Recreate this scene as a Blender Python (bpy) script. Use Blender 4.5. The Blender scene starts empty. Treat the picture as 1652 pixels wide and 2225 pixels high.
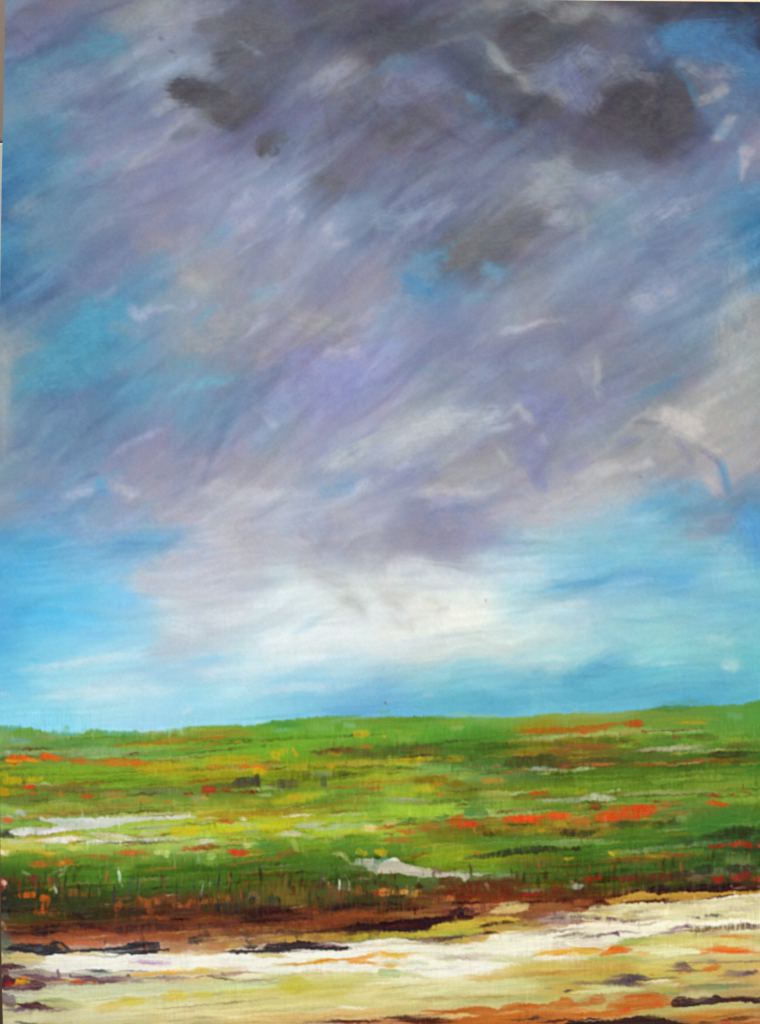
import bpy, math
import numpy as np
PIGMENT = 0.80      # white paint reflects about 0.8
RELIEF = 0.00012    # metres of paint per unit of load
EXPOSURE = 0.84
SKY_ROWS = """
110,130,165 120,115,140 128,122,140 140,135,145 130,130,150 110,110,130 100,100,125 85,85,95 90,88,105 100,100,125 105,105,120 130,125,130 115,115,120 90,85,95 65,60,65 65,62,70 45,55,70
110,115,145 105,105,140 85,125,160 150,145,160 140,142,165 100,100,110 95,95,105 90,90,110 75,75,85 75,75,85 100,105,120 75,75,80 85,85,95 105,105,125 85,110,150 65,110,165 55,85,130
85,130,175 105,130,165 125,135,165 140,150,175 140,145,165 105,110,130 105,108,130 140,135,150 125,120,135 110,112,150 85,90,105 130,128,140 115,120,155 95,92,105 80,85,100 110,115,140 75,120,170
100,140,175 110,135,165 115,125,160 115,125,160 150,150,170 80,80,90 110,115,145 105,105,125 95,95,115 105,105,125 90,100,125 80,80,90 105,105,135 72,70,75 75,72,78 95,115,150 95,115,150
65,135,185 80,130,175 120,125,160 150,150,170 135,130,165 135,130,165 110,115,145 125,120,150 110,105,125 110,105,130 120,120,150 110,115,145 95,95,110 95,95,110 85,85,100 105,110,145 150,140,160
50,120,180 75,135,180 115,130,165 130,130,165 135,135,170 140,145,175 140,145,180 115,110,130 110,115,145 105,112,140 120,125,160 135,135,155 140,142,160 130,140,170 120,125,155 115,140,180 115,130,165
65,130,180 105,135,170 110,135,170 140,135,165 135,135,165 150,150,185 135,145,180 130,140,175 115,130,165 115,120,155 115,120,140 115,115,130 130,130,150 115,140,170 120,130,165 110,140,175 50,130,185
50,130,180 90,135,175 110,125,165 140,135,160 150,148,165 140,140,165 140,140,170 140,145,175 120,125,155 95,110,135 95,90,95 105,105,125 130,140,170 125,135,165 115,125,160 120,140,175 60,130,185
55,110,165 90,120,165 105,130,170 85,140,190 150,148,160 140,140,160 140,140,165 125,125,155 145,140,165 70,130,190 115,130,170 125,130,150 140,145,170 115,125,160 135,140,170 115,140,175 150,155,160
115,135,155 85,135,175 50,145,195 110,140,180 130,145,170 135,135,160 145,140,160 140,135,150 150,150,180 130,130,165 125,130,165 150,145,165 115,115,145 130,130,160 115,140,170 135,150,170 160,158,160
140,150,160 60,140,180 70,140,180 105,130,165 120,140,160 135,130,150 125,125,165 130,125,190 140,145,195 125,130,165 115,120,160 125,125,160 135,135,160 130,130,150 120,125,150 130,140,160 160,158,160
145,150,160 80,130,175 85,130,175 85,150,200 95,150,195 100,130,175 120,130,175 130,125,185 145,145,180 145,148,170 140,145,170 130,130,160 130,130,160 125,130,160 140,140,150 165,160,165 155,155,158
130,140,155 100,135,175 95,125,165 135,130,165 125,135,170 130,135,170 140,145,175 150,150,180 180,180,195 165,165,180 145,145,160 125,125,155 145,145,165 145,145,160 155,150,158 180,170,168 165,160,165
120,150,170 125,140,175 110,150,190 150,150,175 150,150,175 165,160,175 170,165,180 150,160,185 145,150,180 145,145,160 165,160,165 140,140,165 155,155,170 165,160,165 150,155,170 170,165,170 155,155,165
140,155,175 110,150,190 120,155,190 160,165,185 170,170,185 185,185,195 170,175,195 170,175,190 180,178,195 135,135,165 140,150,180 175,175,185 180,185,195 160,185,200 105,170,205 125,140,165 75,150,195
70,160,210 105,180,220 130,170,205 110,175,215 185,190,205 180,178,190 180,180,190 160,165,185 165,160,175 150,145,165 150,150,180 155,195,210 150,195,210 130,195,215 120,190,210 150,195,205 70,155,205
70,170,220 100,190,230 95,190,230 170,195,215 195,198,212 195,200,210 210,225,228 215,225,225 200,200,200 210,215,215 205,220,225 175,215,225 130,190,215 130,185,210 95,170,210 135,195,210 120,190,205
70,165,220 85,190,235 95,190,235 150,205,230 195,210,220 205,215,220 210,225,230 225,235,235 225,225,222 225,228,225 230,235,230 190,215,220 165,200,215 150,200,215 130,195,210 115,185,210 95,180,205
75,180,225 125,205,230 150,215,235 160,215,235 180,205,220 175,220,232 205,228,232 195,225,232 210,225,228 200,215,218 195,215,218 180,205,215 170,205,215 110,185,210 130,200,215 120,185,205 95,185,205
115,200,230 145,215,232 185,225,232 165,215,235 155,215,235 165,220,232 130,200,225 120,190,220 105,175,215 110,185,212 90,175,208 95,175,208 75,165,205 85,175,208 85,175,210 75,165,200 90,180,205
125,210,232 130,213,235 140,215,235 150,215,235 150,215,232 140,212,230 125,205,222 110,185,220 95,175,215 100,180,212 95,175,212 100,180,210 100,185,212 85,170,205 70,160,205 60,150,205 65,150,200""".strip().splitlines()
GROUND_ROWS = """
90,160,120 85,150,110 120,170,70 110,165,70 110,150,50 110,165,70 140,160,70 110,145,60 90,150,60
120,160,90 95,150,60 120,150,50 105,165,45 110,165,50 85,145,45 130,130,30 110,150,45 90,140,50
110,140,70 115,155,80 110,165,60 115,165,40 90,110,40 75,115,40 110,100,40 75,115,45 70,110,40
120,150,40 125,165,45 150,155,35 130,150,30 150,165,45 110,155,80 70,90,35 75,100,30 75,130,45
110,125,35 110,150,50 100,130,50 100,140,45 130,170,60 110,125,40 110,150,40 95,140,45 110,150,50
110,150,60 130,150,70 150,170,60 150,150,40 120,170,60 130,170,60 90,130,50 100,130,60 80,120,40
130,170,110 150,185,90 170,190,50 170,190,45 160,195,70 110,110,40 140,120,40 90,120,40 50,120,45
180,190,90 150,180,80 150,180,90 90,150,50 90,145,50 110,130,30 80,125,35 55,110,45 50,75,40
70,120,40 85,130,40 75,125,40 80,130,40 80,110,40 110,150,35 70,100,35 60,105,40 60,95,40
65,75,35 65,120,40 65,115,40 70,95,35 70,100,45 90,105,55 70,100,35 65,80,35 75,60,35
45,50,35 60,75,35 90,70,35 85,85,40 95,75,40 110,60,30 100,55,30 90,55,35 70,45,35
85,70,35 65,60,35 95,60,35 90,55,35 130,80,40 150,110,60 165,120,70 215,195,120 210,205,140
120,60,40 150,75,50 150,85,50 150,95,50 60,40,35 200,170,70 215,200,150 225,220,170 222,215,165
200,180,120 240,235,215 245,240,220 245,240,225 240,235,210 240,232,205 235,225,190 220,210,140 215,195,130
150,130,110 200,190,170 225,200,140 225,220,170 235,225,180 238,230,195 200,180,90 205,180,80 215,170,90
190,190,150 215,215,165 210,205,150 215,200,100 220,210,130 228,218,160 200,170,80 175,145,90 190,160,100
200,190,140 215,210,150 228,215,150 228,215,150 225,205,140 215,195,130 200,185,110 190,180,100 180,150,95
200,190,140 205,190,130 215,195,130 220,180,110 190,100,50 200,90,30 200,95,35 120,60,35 200,100,40""".strip().splitlines()
SKY_A = """
s 60 111,106,130 .6 60 60 130 50 210 45;s 90 106,111,149 .4 60 220 200 150 330 120;s 80 74,136,171 .7 360 230 440 190 520 190
s 50 76,144,180 .5 60 340 200 280 330 250;s 20 102,112,143 .5 370 265 450 240 540 215;s 30 169,171,192 .6 560 380 600 340 650 310
s 26 165,168,190 .5 480 310 540 300 600 285;s 24 168,165,184 .6 510 790 600 690 700 600 790 530 860 480;s 40 169,166,181 .6 690 480 760 450
s 60 163,163,184 .4 240 520 300 500;s 120 63,133,181 .5 30 900 40 800 120 740 250 690;s 110 74,141,184 .45 30 620 120 580 230 600 250 520 240 470
s 60 47,116,176 .6 20 880 60 820 90 800;s 40 44,111,174 .6 20 960 60 940;s 40 143,149,172 .5 60 940 140 900 150 870
s 60 91,156,198 .4 100 900 250 760 400 640
s 60 111,127,168 .35 560 700 700 600 800 560;s 70 106,127,174 .35 1180 640 1350 520 1500 450
p 26 90,90,96 .85 750 380 780 345 850 345 900 355 960 380 1000 410 1050 430 1130 430 1130 470 1080 500 1040 550 980 545 930 510 920 480 880 475 820 460 770 430 #painted_dark_cloud
s 80 72,72,77 .7 790 390 860 390;s 60 78,78,85 .6 950 500 1010 530
p 30 99,99,108 .75 910 230 990 170 1060 190 1110 230 1150 250 1100 290 1040 300 1000 320 950 300 #painted_dark_cloud
s 50 84,84,91 .6 960 270 1020 220
p 40 108,108,120 .7 840 130 880 90 960 70 1060 80 1150 60 1250 90 1290 150 1280 210 1200 220 1120 200 1060 170 980 150 900 155 #painted_dark_cloud
p 40 95,95,104 .7 1030 -20 1080 40 1150 60 1200 30 1180 -20
s 60 102,102,110 .6 1120 380 1180 310 1250 260 1330 230;m 60 90,90,96 .8 1130 650 1150 620 1180 650;s 60 102,102,111 .7 1170 620 1220 580
s 70 111,111,128 .6 770 590 830 580;s 110 98,98,108 .5 1350 20 1450 60 1560 100 1652 120;s 70 85,85,92 .6 1300 0 1400 10
s 60 90,91,102 .5 1560 200 1652 210;s 16 169,178,204 .6 1030 180 1100 210 1160 245;s 80 154,150,162 .5 1380 380 1480 310 1580 270
s 60 160,162,186 .4 1390 370 1500 300;s 14 106,106,124 .6 1390 390 1420 480 1440 600 1440 740;s 40 104,104,122 .5 1400 520 1460 460 1520 430
s 60 104,100,111 .9 1350 775 1420 790 1500 815;s 70 106,104,116 .8 1420 760 1440 830;s 80 85,85,92 .9 1130 655 1150 620 1190 600;m 18 112,112,138 .8 710 165 722 172
m 12 114,114,138 .7 735 215 765 240;m 10 114,114,138 .6 765 240 770 275;m 12 114,114,138 .5 765 155
s 50 176,178,200 .65 1000 920 1050 870 1090 830 1120 800;s 40 181,184,206 .5 1230 870 1290 820 1340 790;s 36 178,184,210 .6 1240 980 1290 910 1320 950
s 40 176,180,204 .5 1000 1020 1060 980 1130 930;s 40 179,180,200 .5 1390 1060 1460 980 1500 960;s 34 176,174,196 .6 1440 1080 1520 1060
s 60 93,148,191 .4 920 1040 990 1000;s 90 126,154,192 .35 1480 930 1600 860;s 70 160,158,172 .45 760 1090 840 990
"""
SKY_B = """
p 40 89,89,95 .85 500 90 560 60 640 50 720 60 800 100 860 120 880 170 830 220 780 270 700 330 640 310 590 280 560 220 520 160 #painted_dark_cloud
p 50 88,88,94 .75 0 180 60 110 140 80 200 100 210 150 250 180 200 230 140 240 60 245 0 250 #painted_dark_cloud
p 40 91,91,97 .8 480 330 530 320 590 350 640 380 720 400 770 440 780 500 740 530 680 500 620 480 560 450 510 390 #painted_dark_cloud
p 46 85,84,89 .88 1020 460 1060 430 1150 420 1230 350 1300 340 1340 400 1380 460 1380 520 1340 580 1280 620 1210 680 1160 650 1100 620 1040 580 960 560 880 520 900 480 960 490 #painted_dark_cloud
p 60 80,78,85 .8 1090 -30 1680 -30 1670 100 1560 110 1500 130 1440 90 1370 60 1290 70 1230 90 1180 100 1120 60 1080 30 #painted_dark_cloud
s 50 71,70,75 .7 1180 70 1240 60;s 70 56,72,90 .7 1500 120 1560 180 1620 220;s 50 60,60,68 .8 1640 100 1652 200
p 50 63,125,180 .75 1220 120 1330 100 1440 100 1520 150 1580 220 1652 270 1670 400 1600 350 1500 300 1420 280 1340 260 1260 220 1210 160
s 60 60,128,180 .7 1560 130 1580 160;s 40 70,130,176 .7 1260 290 1330 350 1370 450
s 60 163,159,168 .7 470 190 520 260 580 310 640 360 700 370;s 30 176,166,174 .7 620 380 680 390;s 40 154,148,156 .6 740 360 790 420
s 30 155,154,164 .5 620 40 630 70;s 16 165,160,168 .5 700 60 780 110;s 90 150,148,156 .4 880 60 980 40 1060 60
s 60 165,157,168 .9 1380 430 1450 400 1480 380;s 60 154,151,168 .5 1250 240 1340 290 1420 330;s 54 170,163,176 .9 1470 600 1500 550 1520 520
s 40 162,157,171 .5 1440 330 1520 300;p 24 184,174,188 .7 1552 640 1620 640 1600 700 1575 770 1560 770
s 24 176,168,168 .7 1150 450 1180 430;s 50 98,96,106 .7 840 270 900 310;s 30 104,100,110 .6 1400 260 1450 300 1460 340
s 50 91,91,99 .6 880 490 980 540 1100 620 1180 680;s 70 107,107,120 .6 780 600 880 670 980 730;s 20 106,106,120 .5 640 540 690 600
s 50 109,109,120 .5 1290 790 1360 720 1400 680;s 60 90,140,184 .6 390 430 440 470;s 70 88,136,178 .5 470 530 560 540
s 80 107,147,184 .4 30 280 110 290;s 60 108,107,122 .6 270 400 330 450 380 480;s 100 102,100,111 .5 0 660 60 600 130 560 200 470 280 400
s 50 88,88,95 .5 60 610 120 570;s 90 167,174,198 .5 880 860 960 820 1060 740;s 80 166,170,194 .5 1080 960 1200 930 1320 880 1440 830
s 70 176,178,198 .5 700 960 780 940 850 970;s 26 168,168,174 .6 880 900 890 1000 880 1100;s 40 162,164,180 .5 690 790 740 780
s 60 155,169,198 .4 80 980 200 920 330 870;s 30 112,112,126 .6 770 895 830 900;s 20 107,107,122 .6 650 800 680 820
s 30 108,108,122 .5 540 860 580 880;s 20 108,108,118 .6 760 640 790 690;s 160 107,106,112 .6 340 1100 450 1060 560 1010 680 980
s 60 94,146,192 .5 1500 880 1550 840;s 50 63,134,187 .7 1610 1100 1640 950;s 60 90,146,196 .5 1300 970 1450 930 1550 900
s 24 74,134,196 .6 1540 640 1560 740;s 60 75,134,187 .5 250 1100 330 1080
"""
SKY_C = """
p 90 69,154,200 .6 300 330 380 230 480 190 540 200 560 290 620 330 650 430 560 470 480 500 400 560 250 600 120 600 80 540 150 450 230 380
s 100 55,156,200 .6 360 400 410 300;s 90 63,154,201 .4 200 500 320 440;s 70 85,160,207 .5 500 600 600 580 700 550
s 56 88,170,210 .75 800 590 900 565 980 550 1050 545;s 40 127,180,208 .6 840 600 870 580;s 36 79,159,200 .6 720 470 800 490 880 520
s 60 78,143,198 .5 600 140 700 120;s 70 63,131,184 .5 20 190 100 170 200 120 260 70
s 50 180,176,204 .6 560 230 600 265 640 250;s 30 164,168,200 .4 640 250 700 230 760 220;s 30 165,168,200 .5 430 190 500 150
s 40 179,169,200 .5 800 240 830 220;s 50 93,120,172 .5 120 720 200 660 300 640 400 610;s 50 85,114,172 .45 40 860 120 790 170 740
s 60 90,130,184 .5 280 900 400 840;s 36 169,166,204 .7 490 860 580 815 660 785 720 765;s 80 154,146,180 .4 450 920 600 840
s 70 90,128,184 .4 430 800 520 740;s 90 154,152,162 .5 740 380 860 400 980 400 1040 450;s 60 168,164,174 .5 770 90 850 130 900 150
s 80 161,157,166 .4 1450 330 1380 300;s 36 180,174,203 .6 1060 360 1120 310 1200 270;s 30 92,154,196 .5 830 310 900 250 930 220
s 60 127,152,184 .5 1100 180 1190 170
p 110 138,140,192 .4 1240 440 1350 420 1450 470 1560 500 1560 540 1480 600 1380 700 1320 740 1290 680 1210 560
s 60 140,142,198 .4 1240 460 1330 450 1420 520 1550 520;s 60 176,171,200 .5 1440 430 1540 430;s 60 181,178,200 .5 1530 310 1600 270 1652 230
s 40 168,168,216 .5 1560 540 1652 470;s 30 181,176,192 .6 1150 710 1190 740;s 10 106,90,144 .6 395 955 430 950;s 14 106,127,176 .6 690 970 715 962
s 70 194,196,208 .7 1380 930 1480 890 1560 840 1652 780;s 50 192,191,208 .7 520 1000 580 1040;s 40 185,192,212 .7 310 1040 400 1030
s 60 88,165,216 .6 440 1000 460 1040;s 90 189,186,198 .6 800 1040 950 1010 1100 1010;s 60 200,200,212 .6 1000 1060 1150 1050 1370 1040
s 90 111,156,203 .5 1400 1060 1480 1000 1600 980;s 30 197,201,220 .6 1540 1030 1600 990;s 60 79,160,216 .4 80 1060 180 1020
s 50 180,184,204 .5 0 920 60 880;s 70 163,163,168 .7 0 230 10 400 20 600 10 800 20 900
"""
SKY_D = """
s 80 61,134,200 .85 130 100 170 130 210 160;s 60 90,140,196 .5 190 40 240 100;s 60 101,144,180 .7 470 60 520 110;s 50 111,150,184 .6 370 200 430 200
s 26 184,178,198 .8 510 340 600 320 720 285;s 40 176,172,194 .4 600 310 800 280;s 60 116,116,154 .5 540 420 700 370 820 340 900 320
s 90 128,128,168 .45 850 230 950 150 1060 90 1180 30;s 80 127,122,152 .5 900 290 1000 250;s 40 124,124,164 .4 300 400 400 330 460 300
s 90 166,166,188 .4 1060 230 1180 170 1300 150;s 60 154,166,198 .4 640 500 760 460;s 30 184,180,184 .7 930 440 945 540 950 640
s 90 165,162,172 .4 930 480 940 600;s 60 104,136,168 .75 1110 620 1200 570 1300 520;s 50 95,125,158 .6 1210 570 1300 530
s 30 111,125,166 .6 1420 440 1440 430;s 24 124,140,172 .5 1350 480 1420 440;s 50 131,131,166 .5 980 600 1100 500 1230 400
p 60 122,124,171 .6 600 570 700 590 790 620 810 700 780 760 700 770 660 700
p 60 130,132,174 .55 560 760 680 780 740 860 700 1010 650 960 600 880
s 50 127,128,176 .5 690 850 690 1000;s 30 176,172,174 .6 500 830 540 880 570 930;s 40 180,178,184 .6 600 660 650 740
s 60 148,146,176 .4 790 830 900 760 1000 690 1080 640;s 30 187,182,184 .5 1000 790 1100 720 1180 660
s 110 180,180,192 .65 0 770 150 740 300 700 460 700;s 40 194,188,200 .6 480 760 540 745;m 16 98,106,124 .85 435 832 465 822
s 80 146,146,172 .5 130 850 300 810 450 800;s 14 95,138,168 .7 150 495 230 503;s 100 138,140,176 .5 20 970 120 940 300 920
s 100 210,194,188 .8 1250 700 1320 710 1360 760;s 60 196,184,184 .6 1420 830 1450 850;s 200 176,173,176 .5 1600 150 1590 400 1580 650 1500 750
s 50 181,169,172 .5 1550 350 1570 600;s 80 182,178,184 .5 1380 620 1500 560;s 50 126,122,160 .6 1010 820 1080 800 1140 810
s 30 119,114,154 .6 1350 830 1420 870 1480 930 1520 1020;s 40 135,132,160 .5 1290 800 1360 920;s 20 122,111,136 .5 1100 725 1180 740 1240 720
s 40 88,150,192 .6 1480 890 1500 960 1530 1050;s 50 194,178,180 .6 1400 960 1450 1010 1500 1040;s 60 192,188,192 .6 850 960 1000 930 1150 920
s 30 200,196,202 .5 1120 920 1160 900;s 40 127,166,200 .5 1150 1000 1300 990
p 60 90,168,208 .6 1310 1000 1400 1010 1500 1060 1520 1107 1100 1107 1180 1070 1330 1050
m 8 112,108,128 .8 1130 960 1140 962;s 60 141,138,174 .6 820 920 870 910;s 60 200,198,206 .5 100 1040 400 1020 550 1020
s 50 148,152,192 .5 200 1080 350 1060;s 200 192,188,192 .4 700 1060 900 1040;s 100 90,147,196 .6 1640 0 1630 120
"""
SKY_E = """
p 60 192,191,202 .75 560 290 640 230 720 190 820 110 900 70 960 60 1010 90 1040 150 1060 200 1080 260 1000 330 930 400 850 440 760 400 650 380 590 340 #painted_pale_cloud
p 110 196,195,204 .5 850 440 980 400 1080 330 1090 500 980 600 830 660 740 640 660 540 700 470
s 140 178,174,184 .45 1030 60 1100 150 1090 240;s 130 185,180,186 .5 1300 200 1380 260 1500 300 1560 360
p 120 230,236,234 .55 700 480 1000 430 1200 340 1400 290 1652 340 1652 640 1400 650 1100 660 960 640 1000 580 1100 520 #painted_white_cloud
s 100 236,239,238 .6 1200 400 1350 350 1470 400;s 90 238,240,238 .5 1150 590 1300 560 1500 520 1652 500
s 24 143,198,224 .5 1260 540 1360 505 1420 480;s 70 150,208,234 .6 800 680 900 660 1000 640;s 60 201,223,232 .5 850 750 1100 730 1250 700
s 50 208,228,234 .55 60 700 200 680 400 650 660 625;s 60 210,229,234 .6 130 820 300 800 500 790 800 780;s 40 200,226,236 .5 400 760 550 730 700 720
s 20 216,228,232 .6 780 880 840 865;s 110 90,184,230 .4 20 330 200 320 400 330;s 90 88,176,226 .5 0 400 20 500 10 640
s 60 90,168,220 .5 0 180 10 220;s 16 111,196,234 .4 20 560 300 545 560 530;s 30 154,212,238 .35 180 420 400 430 620 440
s 26 154,154,162 .7 1325 130 1345 140;s 20 154,152,160 .7 1405 150 1425 152;s 12 163,156,160 .6 1370 160 1400 200
s 110 180,176,172 .45 1340 230 1420 320 1500 380 1580 440;s 70 170,166,162 .4 1480 380 1560 440 1600 480;s 130 180,179,198 .5 1500 20 1600 60
s 50 166,164,188 .5 1500 130 1600 90;s 40 151,153,180 .5 1430 20 1440 120;s 12 213,218,230 .8 0 790 16 785
s 90 143,181,216 .5 330 30 420 120;s 100 159,178,208 .45 380 110 520 70 640 20
"""
SKY_F = """
s 90 232,236,234 .7 0 540 -200 590 -420 640;s 70 228,236,236 .6 -100 470 -350 540 -600 560;s 80 223,233,234 .6 300 470 560 440 800 430;s 60 223,232,232 .5 200 560 500 520 760 500;s 60 216,232,236 .5 -300 640 -600 700 -760 730
p 70 154,152,172 .65 0 110 120 60 280 30 420 20 540 60 500 130 440 210 380 260 310 250 240 220 130 230 0 260
s 90 146,142,156 .5 120 150 250 110 350 110;s 60 152,152,188 .5 380 60 450 130
p 90 236,234,228 .65 0 260 150 230 250 240 340 270 440 290 520 330 480 420 400 500 200 550 0 580 #painted_white_cloud
s 110 241,240,234 .6 200 500 350 490 500 460;s 70 240,239,233 .5 340 350 420 400
s 90 207,203,196 .6 -40 330 80 380 180 390;s 50 198,194,184 .6 -20 350 60 400 130 450
s 40 196,191,182 .6 40 440 90 490 130 540;s 24 192,186,176 .55 140 480 150 530;s 30 196,191,181 .6 180 390 240 400 270 440;s 26 184,176,166 .6 262 450 290 442
m 7 138,106,80 .9 460 380 462 395;m 11 106,122,112 .8 26 845 32 850
s 30 188,192,198 .6 100 575 250 560 400 545 500 540 600 520;s 60 211,214,216 .5 300 620 450 600 600 590;s 60 200,218,222 .5 560 560 700 540 900 520
s 24 79,156,206 .75 690 365 800 340 900 325 1040 310;s 40 102,170,212 .6 900 310 1050 290 1200 295 1350 290;s 50 90,166,214 .6 1230 310 1380 300
s 40 98,170,212 .6 1230 370 1360 365;s 16 111,178,212 .5 790 200 950 190 1050 195;s 30 220,226,226 .5 780 415 900 410
s 40 207,224,230 .5 700 400 800 420;s 30 213,220,224 .4 830 490 900 488;s 20 90,164,204 .5 980 485 1200 478 1400 480
p 90 74,158,206 .55 660 820 760 760 850 690 980 640 1080 620 1110 680 1250 690 1400 700 1652 700 1652 830 1400 850 1100 880 800 890 400 890 500 800 700 700
s 70 71,153,202 .6 780 780 900 710 1040 650;s 50 74,154,200 .5 1380 800 1500 760 1652 700
s 30 198,221,226 .7 720 650 800 650;s 26 178,212,224 .6 1080 670 1180 665 1330 675;s 40 182,210,220 .6 1490 680 1540 680
s 60 165,205,216 .5 1400 560 1500 580;s 20 192,201,220 .6 730 700 770 695;s 20 169,194,220 .6 180 800 250 797
s 60 138,197,216 .5 0 700 300 690 600 650;s 30 90,168,216 .5 400 730 600 700
p 40 140,143,160 .6 1310 110 1400 60 1500 0 1540 40 1510 100 1420 110 1340 130
s 80 90,159,214 .7 1600 20 1640 150;s 26 201,194,204 .7 640 90 660 100;s 100 160,203,216 .5 1400 120 1500 150 1560 200
s 26 176,168,176 .5 1240 185 1265 180;s 60 90,169,214 .5 1500 440 1652 430
s 90 217,222,224 .55 -350 560 -150 500 100 470 300 450;s 70 224,232,232 .5 -800 720 -600 690 -400 670 -250 630;s 60 219,232,236 .5 -760 810 -500 780 -250 770 -20 730
s 90 211,220,222 .5 60 240 250 230 420 230;s 80 200,212,216 .5 400 250 600 260 750 330;s 110 201,205,208 .45 -60 230 80 260 160 300;s 80 192,219,226 .5 500 450 750 430 950 440
s 60 143,207,224 .4 600 640 800 610 1000 580
"""
FLAT_B = """
c 110 86,84,90 .75 560 130 680 110;c 120 90,88,96 .7 640 230 760 210;c 80 82,80,86 .7 560 90 650 80;c 60 92,90,96 .6 800 130 860 150;c 70 87,86,91 .75 500 350 580 345
c 90 90,89,95 .7 600 400 740 450;c 60 90,89,95 .6 700 500 760 500;c 110 82,81,87 .75 1080 460 1300 440;c 120 90,89,94 .6 1130 540 1330 480;c 100 87,86,91 .7 1180 600 1260 560
c 60 87,86,92 .75 900 500 1000 540;c 50 92,91,97 .7 960 570 1100 630;c 90 88,87,93 .6 1240 370 1310 370;c 90 85,84,90 .7 60 140 180 140;c 60 90,89,95 .6 20 190 140 210
c 46 150,146,154 .8 470 190 540 280 600 330;c 46 164,155,163 .8 600 350 640 385 690 370;c 40 154,150,162 .6 690 360 760 360;c 60 140,142,156 .6 750 380 800 420
c 110 128,133,165 .7 720 330 800 300 850 260;c 90 120,128,164 .6 820 360 880 460;c 70 138,138,160 .6 880 250 980 250;c 90 133,131,142 .6 940 330 1060 280 1150 330
c 60 143,139,146 .6 940 420 920 470;c 60 154,151,156 .5 1150 330 1190 340;c 44 107,107,118 .7 850 260 900 310;c 60 138,135,140 .6 900 40 1010 60;c 90 140,138,142 .6 700 20 860 60
c 50 94,93,98 .7 940 80 980 90;c 110 65,128,184 .8 1300 160 1480 140;c 120 69,128,187 .75 1450 200 1580 260;c 90 74,127,182 .7 1300 220 1420 250;c 90 69,128,181 .7 1580 330 1652 330
c 70 69,106,140 .7 1530 130 1600 110;c 40 90,134,172 .6 1140 130 1180 180;c 40 141,147,174 .6 1160 160 1200 220 1240 230;c 30 79,134,176 .8 1260 290 1330 350 1370 430 1380 500
c 50 162,155,166 .85 1390 430 1480 390;c 40 143,147,168 .7 1290 270 1400 330;c 50 158,152,166 .7 1460 300 1540 310;c 50 165,159,174 .85 1450 600 1490 570 1520 510
c 60 111,140,176 .6 1500 450 1652 480;c 80 106,138,176 .6 1420 540 1600 620;c 60 92,143,196 .6 1510 700 1550 840;c 70 75,134,189 .7 1500 850 1652 830;c 60 63,134,192 .8 1640 950 1630 1200
c 60 104,103,111 .6 300 410 430 480;c 50 95,140,176 .7 400 420 450 450;c 60 91,136,172 .6 480 530 560 550;c 50 111,111,124 .6 520 560 700 620;c 24 94,94,104 .7 660 550 700 600
c 24 100,99,106 .7 740 560 790 690;c 80 109,109,120 .6 800 650 960 720;c 60 106,106,118 .6 1000 700 1150 690;c 80 115,116,138 .5 1150 760 1350 720;c 40 101,101,117 .5 1300 790 1380 740
c 70 106,106,116 .6 0 690 60 610 140 530 220 440;c 50 90,90,96 .5 60 610 130 560;c 90 127,128,156 .5 100 400 200 380;c 70 140,140,176 .5 60 350 20 420
c 90 155,156,166 .6 700 740 800 720;c 110 154,156,168 .6 680 850 800 830;c 70 160,166,188 .6 900 830 1060 750;c 80 163,169,194 .6 1180 960 1380 880;c 60 152,164,192 .5 60 980 220 910 330 860
c 70 144,162,194 .5 0 960 60 970;c 60 160,162,176 .6 730 940 820 930;c 40 156,157,168 .6 870 900 890 1000;c 50 160,158,168 .5 1080 960 1150 1010
c 140 107,107,116 .6 330 1080 480 1040 620 1000;c 90 106,104,112 .6 340 1130 480 1090;c 60 98,97,106 .6 640 1010 720 1010;c 70 68,134,194 .8 120 1230 220 1240
c 50 76,143,192 .6 190 1140 280 1120;c 60 62,127,192 .5 140 1260 200 1290;c 70 96,143,180 .7 470 1190 540 1180;c 50 100,140,176 .7 380 1290 440 1300
c 60 106,122,164 .55 960 1240 1060 1150 1180 1100 1300 1050;c 90 156,158,184 .5 1080 1330 1250 1260 1350 1180;c 90 160,166,180 .5 1560 1100 1580 1400
c 80 143,162,189 .5 1380 1120 1550 1040;c 24 108,108,154 .5 1110 1150 1200 1100
"""
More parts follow.
